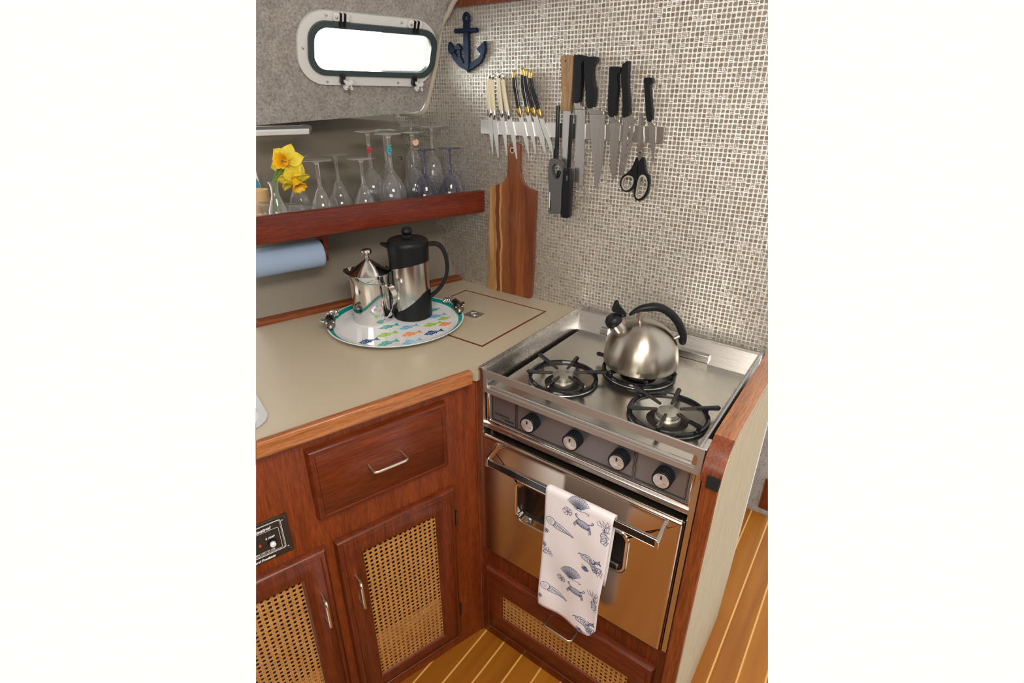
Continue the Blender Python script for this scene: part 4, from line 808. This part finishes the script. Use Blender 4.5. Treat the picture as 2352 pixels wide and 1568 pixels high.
bm = B(); prism(bm, lambda a, b, d: HF(d, a, b), [(-.150, 1.1355), (-.045, 1.1355), (-.058, 1.118), (-.070, 1.08), (-.073, 1.050), (-.081, 1.046), (-.092, 1.050), (-.11, 1.09)], .486, .498); obj('bracket', bm, M['shelf_edge'], pr_, bevel=.002)
bm = B(); tube(bm, [HF(.49, -.082, 1.071), HF(.8, -.082, 1.071)], .016, 14); obj('rod', bm, M['teak'], pr_)
# ------------------------------------------------------------------ glasses upside down on the shelf
Z0 = 1.1503
def glass(name, label, cat, x, y, zf, rf, bowl, gm=('glassfoot', 'glass', 'glass'), rs=.0042, group=None):
    """bowl: (radius, z) from the stem to the rim, hung mouth down"""
    t = thing(name, label, cat, (x, y, Z0), 0, group); c = (x, y, 0); zb = bowl[0][1]
    bm = B(); lathe(bm, [(0, zf), (rf * .7, zf - .0006), (rf, zf - .002), (rf - .0008, zf - .0036), (rf * .55, zf - .0046), (rs * 1.7, zf - .008), (rs, zf - .014), (0, zf - .014)], c, 40); obj('foot', bm, M[gm[0]], t)
    bm = B(); lathe(bm, [(0, zf - .0135), (rs, zf - .0135), (rs * .95, (zf + zb) / 2), (rs * 1.25, zb + .004), (rs * 1.6, zb - .001), (0, zb - .001)], c, 20); obj('stem', bm, M[gm[1]], t)
    th = .0011; pr = smoothpts([V((r, z, 0)) for r, z in bowl], 4); out = [(0, zb)] + [(p.x, p.y) for p in pr]; inn = [(max(0, p.x - th), p.y - (.004 if i < 3 else .0006)) for i, p in enumerate(pr)]
    inn[-1] = (inn[-1][0], out[-1][1]); prof = out + inn[::-1] + [(0, zb - .006)]
    bm = B(); lathe(bm, prof, c, 44); obj('bowl', bm, M[gm[2]], t)
    return t
def ripple(pts): return pts
mart = lambda zb: [(.0065, zb), (.0105, zb - .006)] + [(.0105 + .0395 * i / 9 + (.0007 if i % 2 else -.0003), zb - .006 - (zb - .006 - Z0) * i / 9) for i in range(1, 10)]
for x, y, zf, l in ((-.531, -.328, 1.314, 'ridged martini glass upside down, nearest the tall wine glasses'), (-.563, -.445, 1.317, 'ridged martini glass upside down at the shelf edge, right of the daffodils'),
                    (-.644, -.326, 1.3185, 'ridged martini glass upside down at the back, between the two front martini glasses'), (-.663, -.446, 1.322, 'ridged martini glass upside down, mostly hidden behind the daffodils')):
    glass('martini_glass', l, 'glass', x, y, zf, .0385, mart(zf - .072), rs=.0045, group='martini glasses on the shelf')
wb = lambda zb, r: [(.005, zb), (.012, zb - .004), (r * .66, zb - .022), (r * .93, zb - .05), (r, zb - .078), (r * .95, zb - .105), (r * .86, Z0)]
for x, y, zf, l in ((-.504, -.247, 1.374, 'large clear wine glass upside down with an aqua charm on its stem'), (-.595, -.243, 1.377, 'large clear wine glass upside down with a red flower charm'),
                    (-.610, -.168, 1.377, 'large clear wine glass upside down against the hull, without charm'), (-.550, -.113, 1.371, 'large clear wine glass upside down with a shell charm')):
    glass('wine_glass', l, 'glass', x, y, zf, .0375, wb(zf - .105, .040), rs=.005, group='large clear wine glasses')
fl = lambda zb: [(.005, zb), (.010, zb - .004), (.020, zb - .018), (.0265, zb - .045), (.0285, zb - .08), (.026, Z0)]
glass('champagne_flute', 'tall clear flute upside down in the corner, left of the other flute', 'glass', -.612, -.056, 1.386, .0365, fl(1.315), rs=.0036, group='champagne flutes')
glass('champagne_flute', 'tall clear flute upside down right behind the blue stemmed glasses', 'glass', -.533, -.045, 1.385, .038, fl(1.300), rs=.0036, group='champagne flutes')
bb = lambda zb: [(.004, zb), (.012, zb - .005), (.024, zb - .019), (.033, zb - .045), (.0365, zb - .07), (.035, Z0)]
for x, y, l in ((-.467, -.150, 'blue stemmed wine glass upside down on the left of the pair'), (-.444, -.066, 'blue stemmed wine glass upside down at the right end of the shelf')):
    glass('blue_wine_glass', l, 'glass', x, y, 1.329, .035, bb(1.258), ('blueglass', 'blueglass', 'paleblue'), .0034, 'blue stemmed wine glasses')
tc = lambda x, y: (V((EYE.x - x, EYE.y - y, 0))).normalized()
def ball(bm, c, r): lathe(bm, [(r * math.sin(PI * i / 8), -r * math.cos(PI * i / 8)) if 0 < i < 8 else (0, -r * math.cos(PI * i / 8)) for i in range(9)], c, 12)
def charm(x, y, z, label, m, pts, r):
    f = tc(x, y); s = V((-f.y, f.x, 0)); t = thing('wine_charm', label, 'charm', (x, y, z))
    bm = B(); tube(bm, [V((x, y, z + .014)) + V((math.cos(w), math.sin(w), 0)) * .0085 for w in [2 * PI * i / 20 for i in range(21)]], .0004, 6, False); obj('hoop', bm, M['nickel'], t)
    for k, (a, b) in enumerate(pts):
        bm = B(); ball(bm, V((x, y, z)) + f * .0115 + s * a + V((0, 0, b)), r); obj('bead', bm, m, t)
    bm = B(); tube(bm, [V((x, y, z + .014)) + f * .0085, V((x, y, z + .004)) + f * .0115], .0006, 6); obj('link', bm, M['nickel'], t)
charm(-.595, -.243, 1.325, 'red flower shaped charm on a wine glass stem', M['red'], [(.0055 * math.cos(w), .0055 * math.sin(w)) for w in [PI / 2 + 2 * PI * i / 5 for i in range(5)]] + [(0, 0)], .0032)
charm(-.504, -.247, 1.328, 'aqua bead cluster charm on a wine glass stem', M['aqua'], [(-.003, .006), (.003, .007), (-.0035, 0), (.0035, .001), (0, -.006), (.001, .012), (-.001, -.011)], .0036)
x, y, z = -.550, -.113, 1.340; f = tc(x, y); s = V((-f.y, f.x, 0)); t = thing('wine_charm', 'peach snail shell charm on a wine glass stem', 'charm', (x, y, z))
bm = B(); tube(bm, [V((x, y, z + .010)) + V((math.cos(w), math.sin(w), 0)) * .0085 for w in [2 * PI * i / 20 for i in range(21)]], .0004, 6, False); obj('hoop', bm, M['nickel'], t)
bm = B(); n = 34; tube(bm, [V((x, y, z)) + f * (.013 + .002 * (1 - i / n)) + s * (.008 + .0075 * (i / n) * math.cos(i * .42)) + V((0, 0, .0075 * (i / n) * math.sin(i * .42))) for i in range(n)], [.0018 + .0034 * i / n for i in range(n)], 10); obj('shell', bm, M['shellmat'], t)
# ------------------------------------------------------------------ left end of the shelf: vase, daffodils, cup, packet
vx, vy = -.572, -.568
vs_ = [(0, Z0), (.022, Z0), (.0245, Z0 + .004), (.0245, Z0 + .035), (.022, Z0 + .055), (.0140, Z0 + .078), (.0095, Z0 + .093), (.0092, Z0 + .108), (.0105, Z0 + .117), (.0135, Z0 + .1225), (.0125, Z0 + .123), (.0090, Z0 + .116), (.0078, Z0 + .108), (.0080, Z0 + .093), (.0125, Z0 + .078), (.0205, Z0 + .055), (.023, Z0 + .035), (.0225, Z0 + .008), (0, Z0 + .006)]
bm = B(); lathe(bm, vs_, (vx, vy, 0), 40); tag(obj('bud_vase', bm, M['glass']), 'small clear glass bud vase holding two daffodils at the shelf edge', 'vase')
lg = thing('ribbed_flute', 'clear ribbed flute glass lying on its side behind the bud vase', 'glass', HF(.5, -.115, Z0)); lc = HF(.482, -.115, Z0 + .0335); MX = Matrix((HN, V((0, 0, 1)), HD)).transposed().to_4x4()
bm = B(); out = [(0, 0), (.0065, .002), (.012, .02), (.0185, .05), (.026, .09), (.0325, .125), (.0345, .148)]; lathe(bm, out + [(r - .0012, z) for r, z in out[:0:-1]] + [(0, .006)], lc, 72, MX)
for v in bm.verts:
    d = v.co - lc; a = d.dot(HD); q = d - HD * a; w = math.atan2(q.z, q.dot(HN)); v.co += q.normalized() * .0009 * math.cos(w * 12) * min(1, a / .03) if q.length > 1e-5 else V()
obj('bowl', bm, M['glass'], lg)
bm = B(); lathe(bm, [(0, .001), (.0042, .001), (.0040, -.022), (.0048, -.040), (0, -.040)], lc, 16, MX); obj('stem', bm, M['glass'], lg)
bm = B(); lathe(bm, [(0, -.039), (.006, -.040), (.020, -.0435), (.031, -.0445), (.031, -.0465), (0, -.0465)], lc, 36, MX); obj('foot', bm, M['glassfoot'], lg)
def daffodil(label, c, f, size, stem, roll):
    f = V(f).normalized(); q = f.to_track_quat('Z', 'Y').to_matrix(); X, Y = q @ V((1, 0, 0)), q @ V((0, 1, 0)); c = V(c); t = thing('daffodil', label, 'flower', c)
    for k in range(6):
        w = roll + k * PI / 3; d = X * math.cos(w) + Y * math.sin(w); s = d.cross(f); back = -.10 - (.12 if k % 2 else 0); bm = B(); rows = []
        for i in range(9):
            u = i / 8; hw = size * (.10 + .34 * math.sin(PI * min(1, u * .93 + .05)) ** .8) * (1 - u ** 6 * .9); row = []
            for j in range(7):
                v = (j - 3) / 3; row.append(bm.verts.new(c + d * size * (.12 + .98 * u) + s * hw * v * (1 if u < 1 else .2) + f * size * (back * u + .10 * math.sin(3 * u + k) * u + .16 * (v * v - .3) * (1 - u) + .05 * math.sin(5 * v + k) * u)))
            rows.append(row)
        for a, b in zip(rows, rows[1:]):
            for j in range(6): bm.faces.new((a[j], a[j + 1], b[j + 1], b[j]))
        obj('petal', bm, M['petal'], t, solid=.0007)
    bm = B(); rings = []
    for i in range(10):
        u = i / 9; r = size * (.17 + .17 * u + .12 * u ** 4); ring = []
        for j in range(40):
            w = 2 * PI * j / 40; rr = r * (1 + .09 * u ** 5 * math.sin(w * 9)); ring.append(bm.verts.new(c + (X * math.cos(w) + Y * math.sin(w)) * rr + f * size * (.72 * u + .04 * u ** 5 * math.sin(w * 9 + 1))))
        rings.append(ring)
    for a, b in zip(rings, rings[1:]):
        for j in range(40): bm.faces.new((a[j], a[(j + 1) % 40], b[(j + 1) % 40], b[j]))
    bm.faces.new(rings[0]); obj('trumpet', bm, M['trumpet'], t, solid=.0007)
    bm = B(); tube(bm, [c + f * size * .05, c + f * size * .45], .0012, 8); ball(bm, c + f * size * .48, .0028); obj('pistil', bm, M['stalk'], t)
    bm = B(); sp = smoothpts([c - f * size * .02, c - f * size * .3 + V((0, 0, -.001))] + [V(p) for p in stem], 5); tube(bm, sp, [.0038] * 4 + [.0031] * (len(sp) - 4), 10); obj('stem', bm, M['stalk'], t)
fc = (EYE - V((-.60, -.51, 1.31))).normalized(); lf = -RIGHT
daffodil('upper yellow daffodil facing the room above the bud vase', (-.573, -.524, 1.315), fc + lf * .42 + V((0, 0, .12)), .042, [(-.578, -.545, 1.299), (-.573, -.566, 1.272), (-.573, -.569, 1.245), (-.578, -.572, 1.20), (-.584, -.578, 1.160)], .3)
daffodil('lower yellow daffodil drooping to the right over the vase', (-.566, -.514, 1.273), fc * .55 - lf * .35 + V((0, 0, -.75)), .040, [(-.569, -.535, 1.297), (-.571, -.561, 1.279), (-.570, -.567, 1.255), (-.567, -.566, 1.22), (-.562, -.562, 1.160)], .1)
cup_c = HF(.613, -.190, 0)
bm = B(); lathe(bm, [(0, Z0), (.026, Z0), (.029, Z0 + .004), (.0305, Z0 + .05), (.031, Z0 + .084), (.0315, Z0 + .087), (.0295, Z0 + .087), (.0285, Z0 + .05), (.026, Z0 + .006), (0, Z0 + .006)], cup_c, 36); tag(obj('candle_jar', bm, M['waxcup']), 'honey coloured jar at the left end of the shelf behind the vase', 'jar')
pk = thing('paper_packet', 'white paper packet with dark blue print leaning at the far left of the shelf', 'packet', HF(.68, -.235, Z0))
PK = lambda a, b, d: HF(a, -.226 - b * .43 - d, Z0 + b + .001)
bm = B(); box(bm, PK, .582, .72, 0, .157, 0, .010); obj('packet', bm, M['label_white'], pk, bevel=.002)
bm = B(); prism(bm, PK, [(.584, .05), (.70, .05), (.70, .115), (.65, .118), (.62, .105), (.60, .116), (.590, .108), (.584, .095)], -.0006, 0); obj('print', bm, M['blueprint'], pk)
# ------------------------------------------------------------------ tray with fish handles, frother, coffee press
TC = V((-.361, -.400, 0))
ty = thing('tray', 'round white tray printed with bright fish, teal rim, on the worktop', 'tray', (TC.x, TC.y, .890))
bm = B(); lathe(bm, [(0, .8902), (.150, .8902), (.153, .8902), (.172, .8985), (.1845, .9055), (.1855, .9068), (.1845, .9078), (.1815, .9068)], TC, 80, None, 0)
lathe(bm, [(.1815, .9068), (.170, .9005)], TC, 80, None, 1); lathe(bm, [(.170, .9005), (.154, .8942), (.150, .8932), (0, .8932)], TC, 80, None, 0)
bmesh.ops.remove_doubles(bm, verts=bm.verts[:], dist=1e-5)
def fish_out():
    up = [(0, .002), (.06, .035), (.14, .075), (.24, .115), (.30, .15), (.34, .205), (.40, .165), (.48, .185), (.52, .14), (.62, .095), (.74, .045), (.80, .04), (.90, .115), (1.0, .16)]
    dn = [(.95, .03), (.97, -.05), (1.0, -.115), (.90, -.085), (.80, -.02), (.70, -.045), (.62, -.085), (.56, -.145), (.50, -.11), (.36, -.135), (.27, -.165), (.22, -.125), (.12, -.075), (.04, -.03)]
    return up + dn
FC = [('teal', (.03, .40, .36)), ('sky', (.17, .47, .74)), ('lime', (.36, .58, .03)), ('tangerine', (.90, .27, .04)), ('cobalt', (.012, .085, .26)), ('pale', (.20, .62, .72))]
tm = [mat('white melamine', (.80, .82, .85), .12), mat('teal rim', (.01, .33, .31), .15)] + [mat(n + ' fish print', c, .15) for n, c in FC]
fa_ = math.atan2(.052, .0195); ca, sa = math.cos(fa_), math.sin(fa_)
for (x, y), mi in zip([(-.359, -.432), (-.313, -.402), (-.274, -.349), (-.234, -.314), (-.323, -.47), (-.274, -.429), (-.234, -.386), (-.33, -.528), (-.281, -.504), (-.238, -.463), (-.267, -.284), (-.306, -.297), (-.488, -.311), (-.505, -.415), (-.347, -.262), (-.40, -.47), (-.44, -.30), (-.40, -.50), (-.445, -.505)][:15], [0, 1, 2, 3, 2, 3, 4, 4, 0, 1, 2, 1, 4, 1, 0]):
    L_ = .058; F_ = lambda a, b, d: V((x + (a - .5) * L_ * ca - b * 1.3 * L_ * sa, y + (a - .5) * L_ * sa + b * 1.3 * L_ * ca, d))
    def ok(p): return math.hypot(p.x - TC.x, p.y - TC.y) < .168
    for _ in range(12):
        if all(ok(F_(a, b, 0)) for a, b in fish_out()): break
        x += (TC.x - x) * .03; y += (TC.y - y) * .03; L_ *= .985
    if all(ok(F_(a, b, 0)) for a, b in fish_out()):
        prism(bm, F_, fish_out(), .8933, .8936, [], mi + 2)
        for k in range(5): prism(bm, F_, [(.20 + k * .11, -.10 + .01 * k), (.215 + k * .11, -.10 + .01 * k), (.25 + k * .11, 0), (.215 + k * .11, .10 - .012 * k), (.20 + k * .11, .10 - .012 * k), (.233 + k * .11, 0)], .8936, .8938, [], 0)
        prism(bm, F_, circ(.10, .015, .012, 8), .8936, .8938, [], 0)
obj('plate', bm, tm, ty)
for w in (math.atan2(-.52 + .400, -.477 + .361), math.atan2(-.24 + .400, -.2915 + .361)):
    R = .176; sgn = -1 if w > 0 else 1; ap = [w + sgn * k for k in (-.30, -.22, -.1, .02, .12, .2, .28, .33)]
    if w < 0: rad = [.006, .009, .0095, .010, .012, .0145, .012, .004]
    else: rad = [.006, .009, .0095, .010, .012, .0145, .012, .004]
    zz = [.910, .918, .9235, .925, .924, .920, .914, .909]; P_ = [TC + V((math.cos(a) * R, math.sin(a) * R, z)) for a, z in zip(ap, zz)]
    bm = B(); sp = smoothpts(P_, 4); rs_ = [rad[min(7, i // 4)] + ((rad[min(7, i // 4 + 1)] - rad[min(7, i // 4)]) * (i % 4) / 4) for i in range(len(sp))]; tube(bm, sp, rs_, 14, True, .8); h = obj('handle', bm, M['pewter'], ty)
    bm = B()
    for k in range(6):
        i = 1 + k * 2; c = sp[i]; tg = (sp[i + 1] - sp[i - 1]).normalized(); n1 = V((0, 0, 1)).cross(tg).normalized(); n2 = tg.cross(n1); r = rs_[i] * 1.06
        tube(bm, [c + (n1 * math.cos(q) + n2 * math.sin(q) * .86) * r for q in [2 * PI * j / 16 for j in range(17)]], .0014, 6, False)
    obj('fish_ribs', bm, M['chrome'], h)
    e = sp[23]; out_ = V((math.cos(ap[5]), math.sin(ap[5]), 0))
    bm = B()
    for sg in (-1, 1): ball(bm, e + V((0, 0, .008)) + out_ * sg * .009 + (EYE - e).normalized() * .004, .0028)
    obj('eyes', bm, M['chrome'], h)
    bm = B(); e2 = sp[17]; prism(bm, lambda a, b, d: e2 + out_ * a * 1.0 + (sp[18] - sp[16]).normalized() * b + V((0, 0, d)), [(.008, -.004), (.020, -.010), (.024, -.002), (.019, .005), (.009, .006)], -.002, .0015); obj('fin', bm, M['chrome'], h, bevel=.0006)
ZT = .8934
# milk frother
fcx = V((-.434, -.420, 0)); to = tc(fcx.x, fcx.y); hd = (RX * .80 + to * .60).normalized()
fr_ = thing('milk_frother', 'polished steel milk frother with conical lid and knob on the fish tray', 'frother', (fcx.x, fcx.y, ZT))
bm = B(); prof = [(0, ZT), (.050, ZT), (.0525, ZT + .003), (.0528, .93), (.0525, .99), (.0526, 1.010), (.0540, 1.019), (.0580, 1.028), (.0612, 1.0335), (.0604, 1.0345), (.0565, 1.0275), (.0522, 1.018), (.0515, .99), (.0515, .90), (0, .90)]
lathe(bm, prof, fcx, 64)
for v in bm.verts:
    d = V((v.co.x - fcx.x, v.co.y - fcx.y, 0)); k = max(0, d.normalized().dot(-RX)) ** 8 if d.length > .03 else 0
    v.co += (-RX) * k * .008 * max(0, min(1, (v.co.z - 1.012) / .023)) + V((0, 0, .004 * k * max(0, min(1, (v.co.z - 1.01) / .02))))
obj('body', bm, M['chrome'], fr_)
bm = B(); lathe(bm, [(.0565, 1.029), (.0572, 1.0305), (.056, 1.031), (.030, 1.0505), (.010, 1.065), (.006, 1.068), (.0055, 1.072), (.006, 1.0725), (0, 1.0725)], fcx, 56); ld = obj('lid', bm, M['chrome'], fr_)
bm = B(); lathe(bm, [(0, 1.070), (.0058, 1.070), (.0048, 1.076), (.007, 1.081), (.0135, 1.084), (.0150, 1.0885), (.0135, 1.093), (.009, 1.0955), (0, 1.096)], fcx, 32); obj('lid_knob', bm, M['chrome'], ld)
def strap(bm, pts, w, th, side_):
    pts = smoothpts(pts, 5); A = []
    for i, p in enumerate(pts):
        tg = (pts[min(i + 1, len(pts) - 1)] - pts[max(i - 1, 0)]).normalized(); n = side_.cross(tg).normalized(); A.append([bm.verts.new(p + side_ * sx * w / 2 + n * sn * th / 2) for sx, sn in ((-1, -1), (1, -1), (1, 1), (-1, 1))])
    for a, b in zip(A, A[1:]):
        for k in range(4): bm.faces.new((a[k], a[(k + 1) % 4], b[(k + 1) % 4], b[k]))
    bm.faces.new(A[0]); bm.faces.new(A[-1])
HFm = lambda r, z: fcx + hd * r + V((0, 0, z))
bm = B(); strap(bm, [HFm(.051, 1.000), HFm(.064, 1.008), HFm(.080, 1.000), HFm(.088, .975), HFm(.082, .945), HFm(.066, .921), HFm(.055, .911)], .017, .0022, hd.cross(V((0, 0, 1)))); obj('handle', bm, M['chrome'], fr_)
# coffee press
pc = V((-.366, -.333, 0)); cp_ = thing('coffee_press', 'steel coffee press with black lid, base and loop handle on the tray', 'coffee press', (pc.x, pc.y, ZT))
def wall(bm, r0, r1, zb, zt, seg=64, steps=6):
    rg = []
    for i in range(steps + 1):
        ring = []
        for j in range(seg):
            w = 2 * PI * j / seg; d = RX * math.cos(w) + RY * math.sin(w); b_, t_ = zb(w), zt(w); u = i / steps; ring.append(bm.verts.new(pc + d * (r0 + (r1 - r0) * u) + V((0, 0, b_ + (t_ - b_) * u))))
        rg.append(ring)
    for a, b in zip(rg, rg[1:]):
        for j in range(seg): bm.faces.new((a[j], a[(j + 1) % seg], b[(j + 1) % seg], b[j]))
    return rg
low = lambda w: .938 + .030 * math.cos(w + .25) + .008 * math.cos(2 * w + .6)
top = lambda w: 1.045 + .013 * math.cos(w + .5)
bm = B(); lathe(bm, [(0, .90), (.0515, .90), (.0518, 1.07), (0, 1.07)], pc, 64); obj('flask', bm, M['steel_v'], cp_)
bm = B(); rg = wall(bm, .0545, .0540, lambda w: ZT + .003, low); r2 = [bm.verts.new(v.co + (V((pc.x, pc.y, v.co.z)) - v.co).normalized() * .0035) for v in rg[-1]]
for j in range(64): bm.faces.new((rg[-1][j], rg[-1][(j + 1) % 64], r2[(j + 1) % 64], r2[j]))
r3 = [bm.verts.new(V((pc.x, pc.y, ZT)) + (v.co - V((pc.x, pc.y, v.co.z))) * .95) for v in rg[0]]
for j in range(64): bm.faces.new((rg[0][j], rg[0][(j + 1) % 64], r3[(j + 1) % 64], r3[j]))
bm.faces.new(r3); obj('base', bm, M['black'], cp_)
bm = B(); rg = wall(bm, .0545, .0565, top, lambda w: 1.104); r2 = [bm.verts.new(v.co + (V((pc.x, pc.y, v.co.z)) - v.co).normalized() * .0045) for v in rg[0]]
for j in range(64): bm.faces.new((rg[0][j], rg[0][(j + 1) % 64], r2[(j + 1) % 64], r2[j]))
co = obj('collar', bm, M['black'], cp_)
bm = B(); lathe(bm, [(.0565, 1.102), (.0560, 1.108), (.0535, 1.1135), (.048, 1.1175), (.030, 1.1195), (.013, 1.120), (.011, 1.122), (0, 1.122)], pc, 56); li_ = obj('lid', bm, M['black'], cp_)
bm = B(); lathe(bm, [(0, 1.120), (.0075, 1.120), (.006, 1.125), (.0115, 1.129), (.0150, 1.136), (.0135, 1.1435), (.008, 1.148), (0, 1.149)], pc, 28); obj('plunger_knob', bm, M['black'], li_)
PF_ = lambda r, z, d=0: pc + RX * r + RY * d + V((0, 0, z))
bm = B(); box(bm, lambda a, b, d: PF_(a, b, d), -.014, .012, 1.119, 1.127, -.007, .007); obj('lid_catch', bm, M['black'], li_, bevel=.002)
bm = B(); A = []
for r, z0, z1, w in ((-.050, 1.078, 1.103, .016), (-.060, 1.090, 1.1035, .012), (-.0745, 1.0985, 1.1055, .006)): A.append([bm.verts.new(PF_(r, z, d)) for z, d in ((z0, 0), (z1 - .004, w), (z1, w * .9), (z1, -w * .9), (z1 - .004, -w))])
for a, b in zip(A, A[1:]):
    for k in range(5): bm.faces.new((a[k], a[(k + 1) % 5], b[(k + 1) % 5], b[k]))
bm.faces.new(A[0]); bm.faces.new(A[-1]); obj('spout', bm, M['black'], cp_, bevel=.001)
bm = B(); strap(bm, [PF_(.052, 1.100), PF_(.064, 1.1035), PF_(.080, 1.102), (PF_(.094, 1.090)), PF_(.1035, 1.062), PF_(.1035, 1.025), PF_(.092, .993), PF_(.074, .970), PF_(.058, .955), PF_(.052, .948)], .017, .0095, RY); obj('handle', bm, M['black'], cp_, bevel=.003, seg=3)
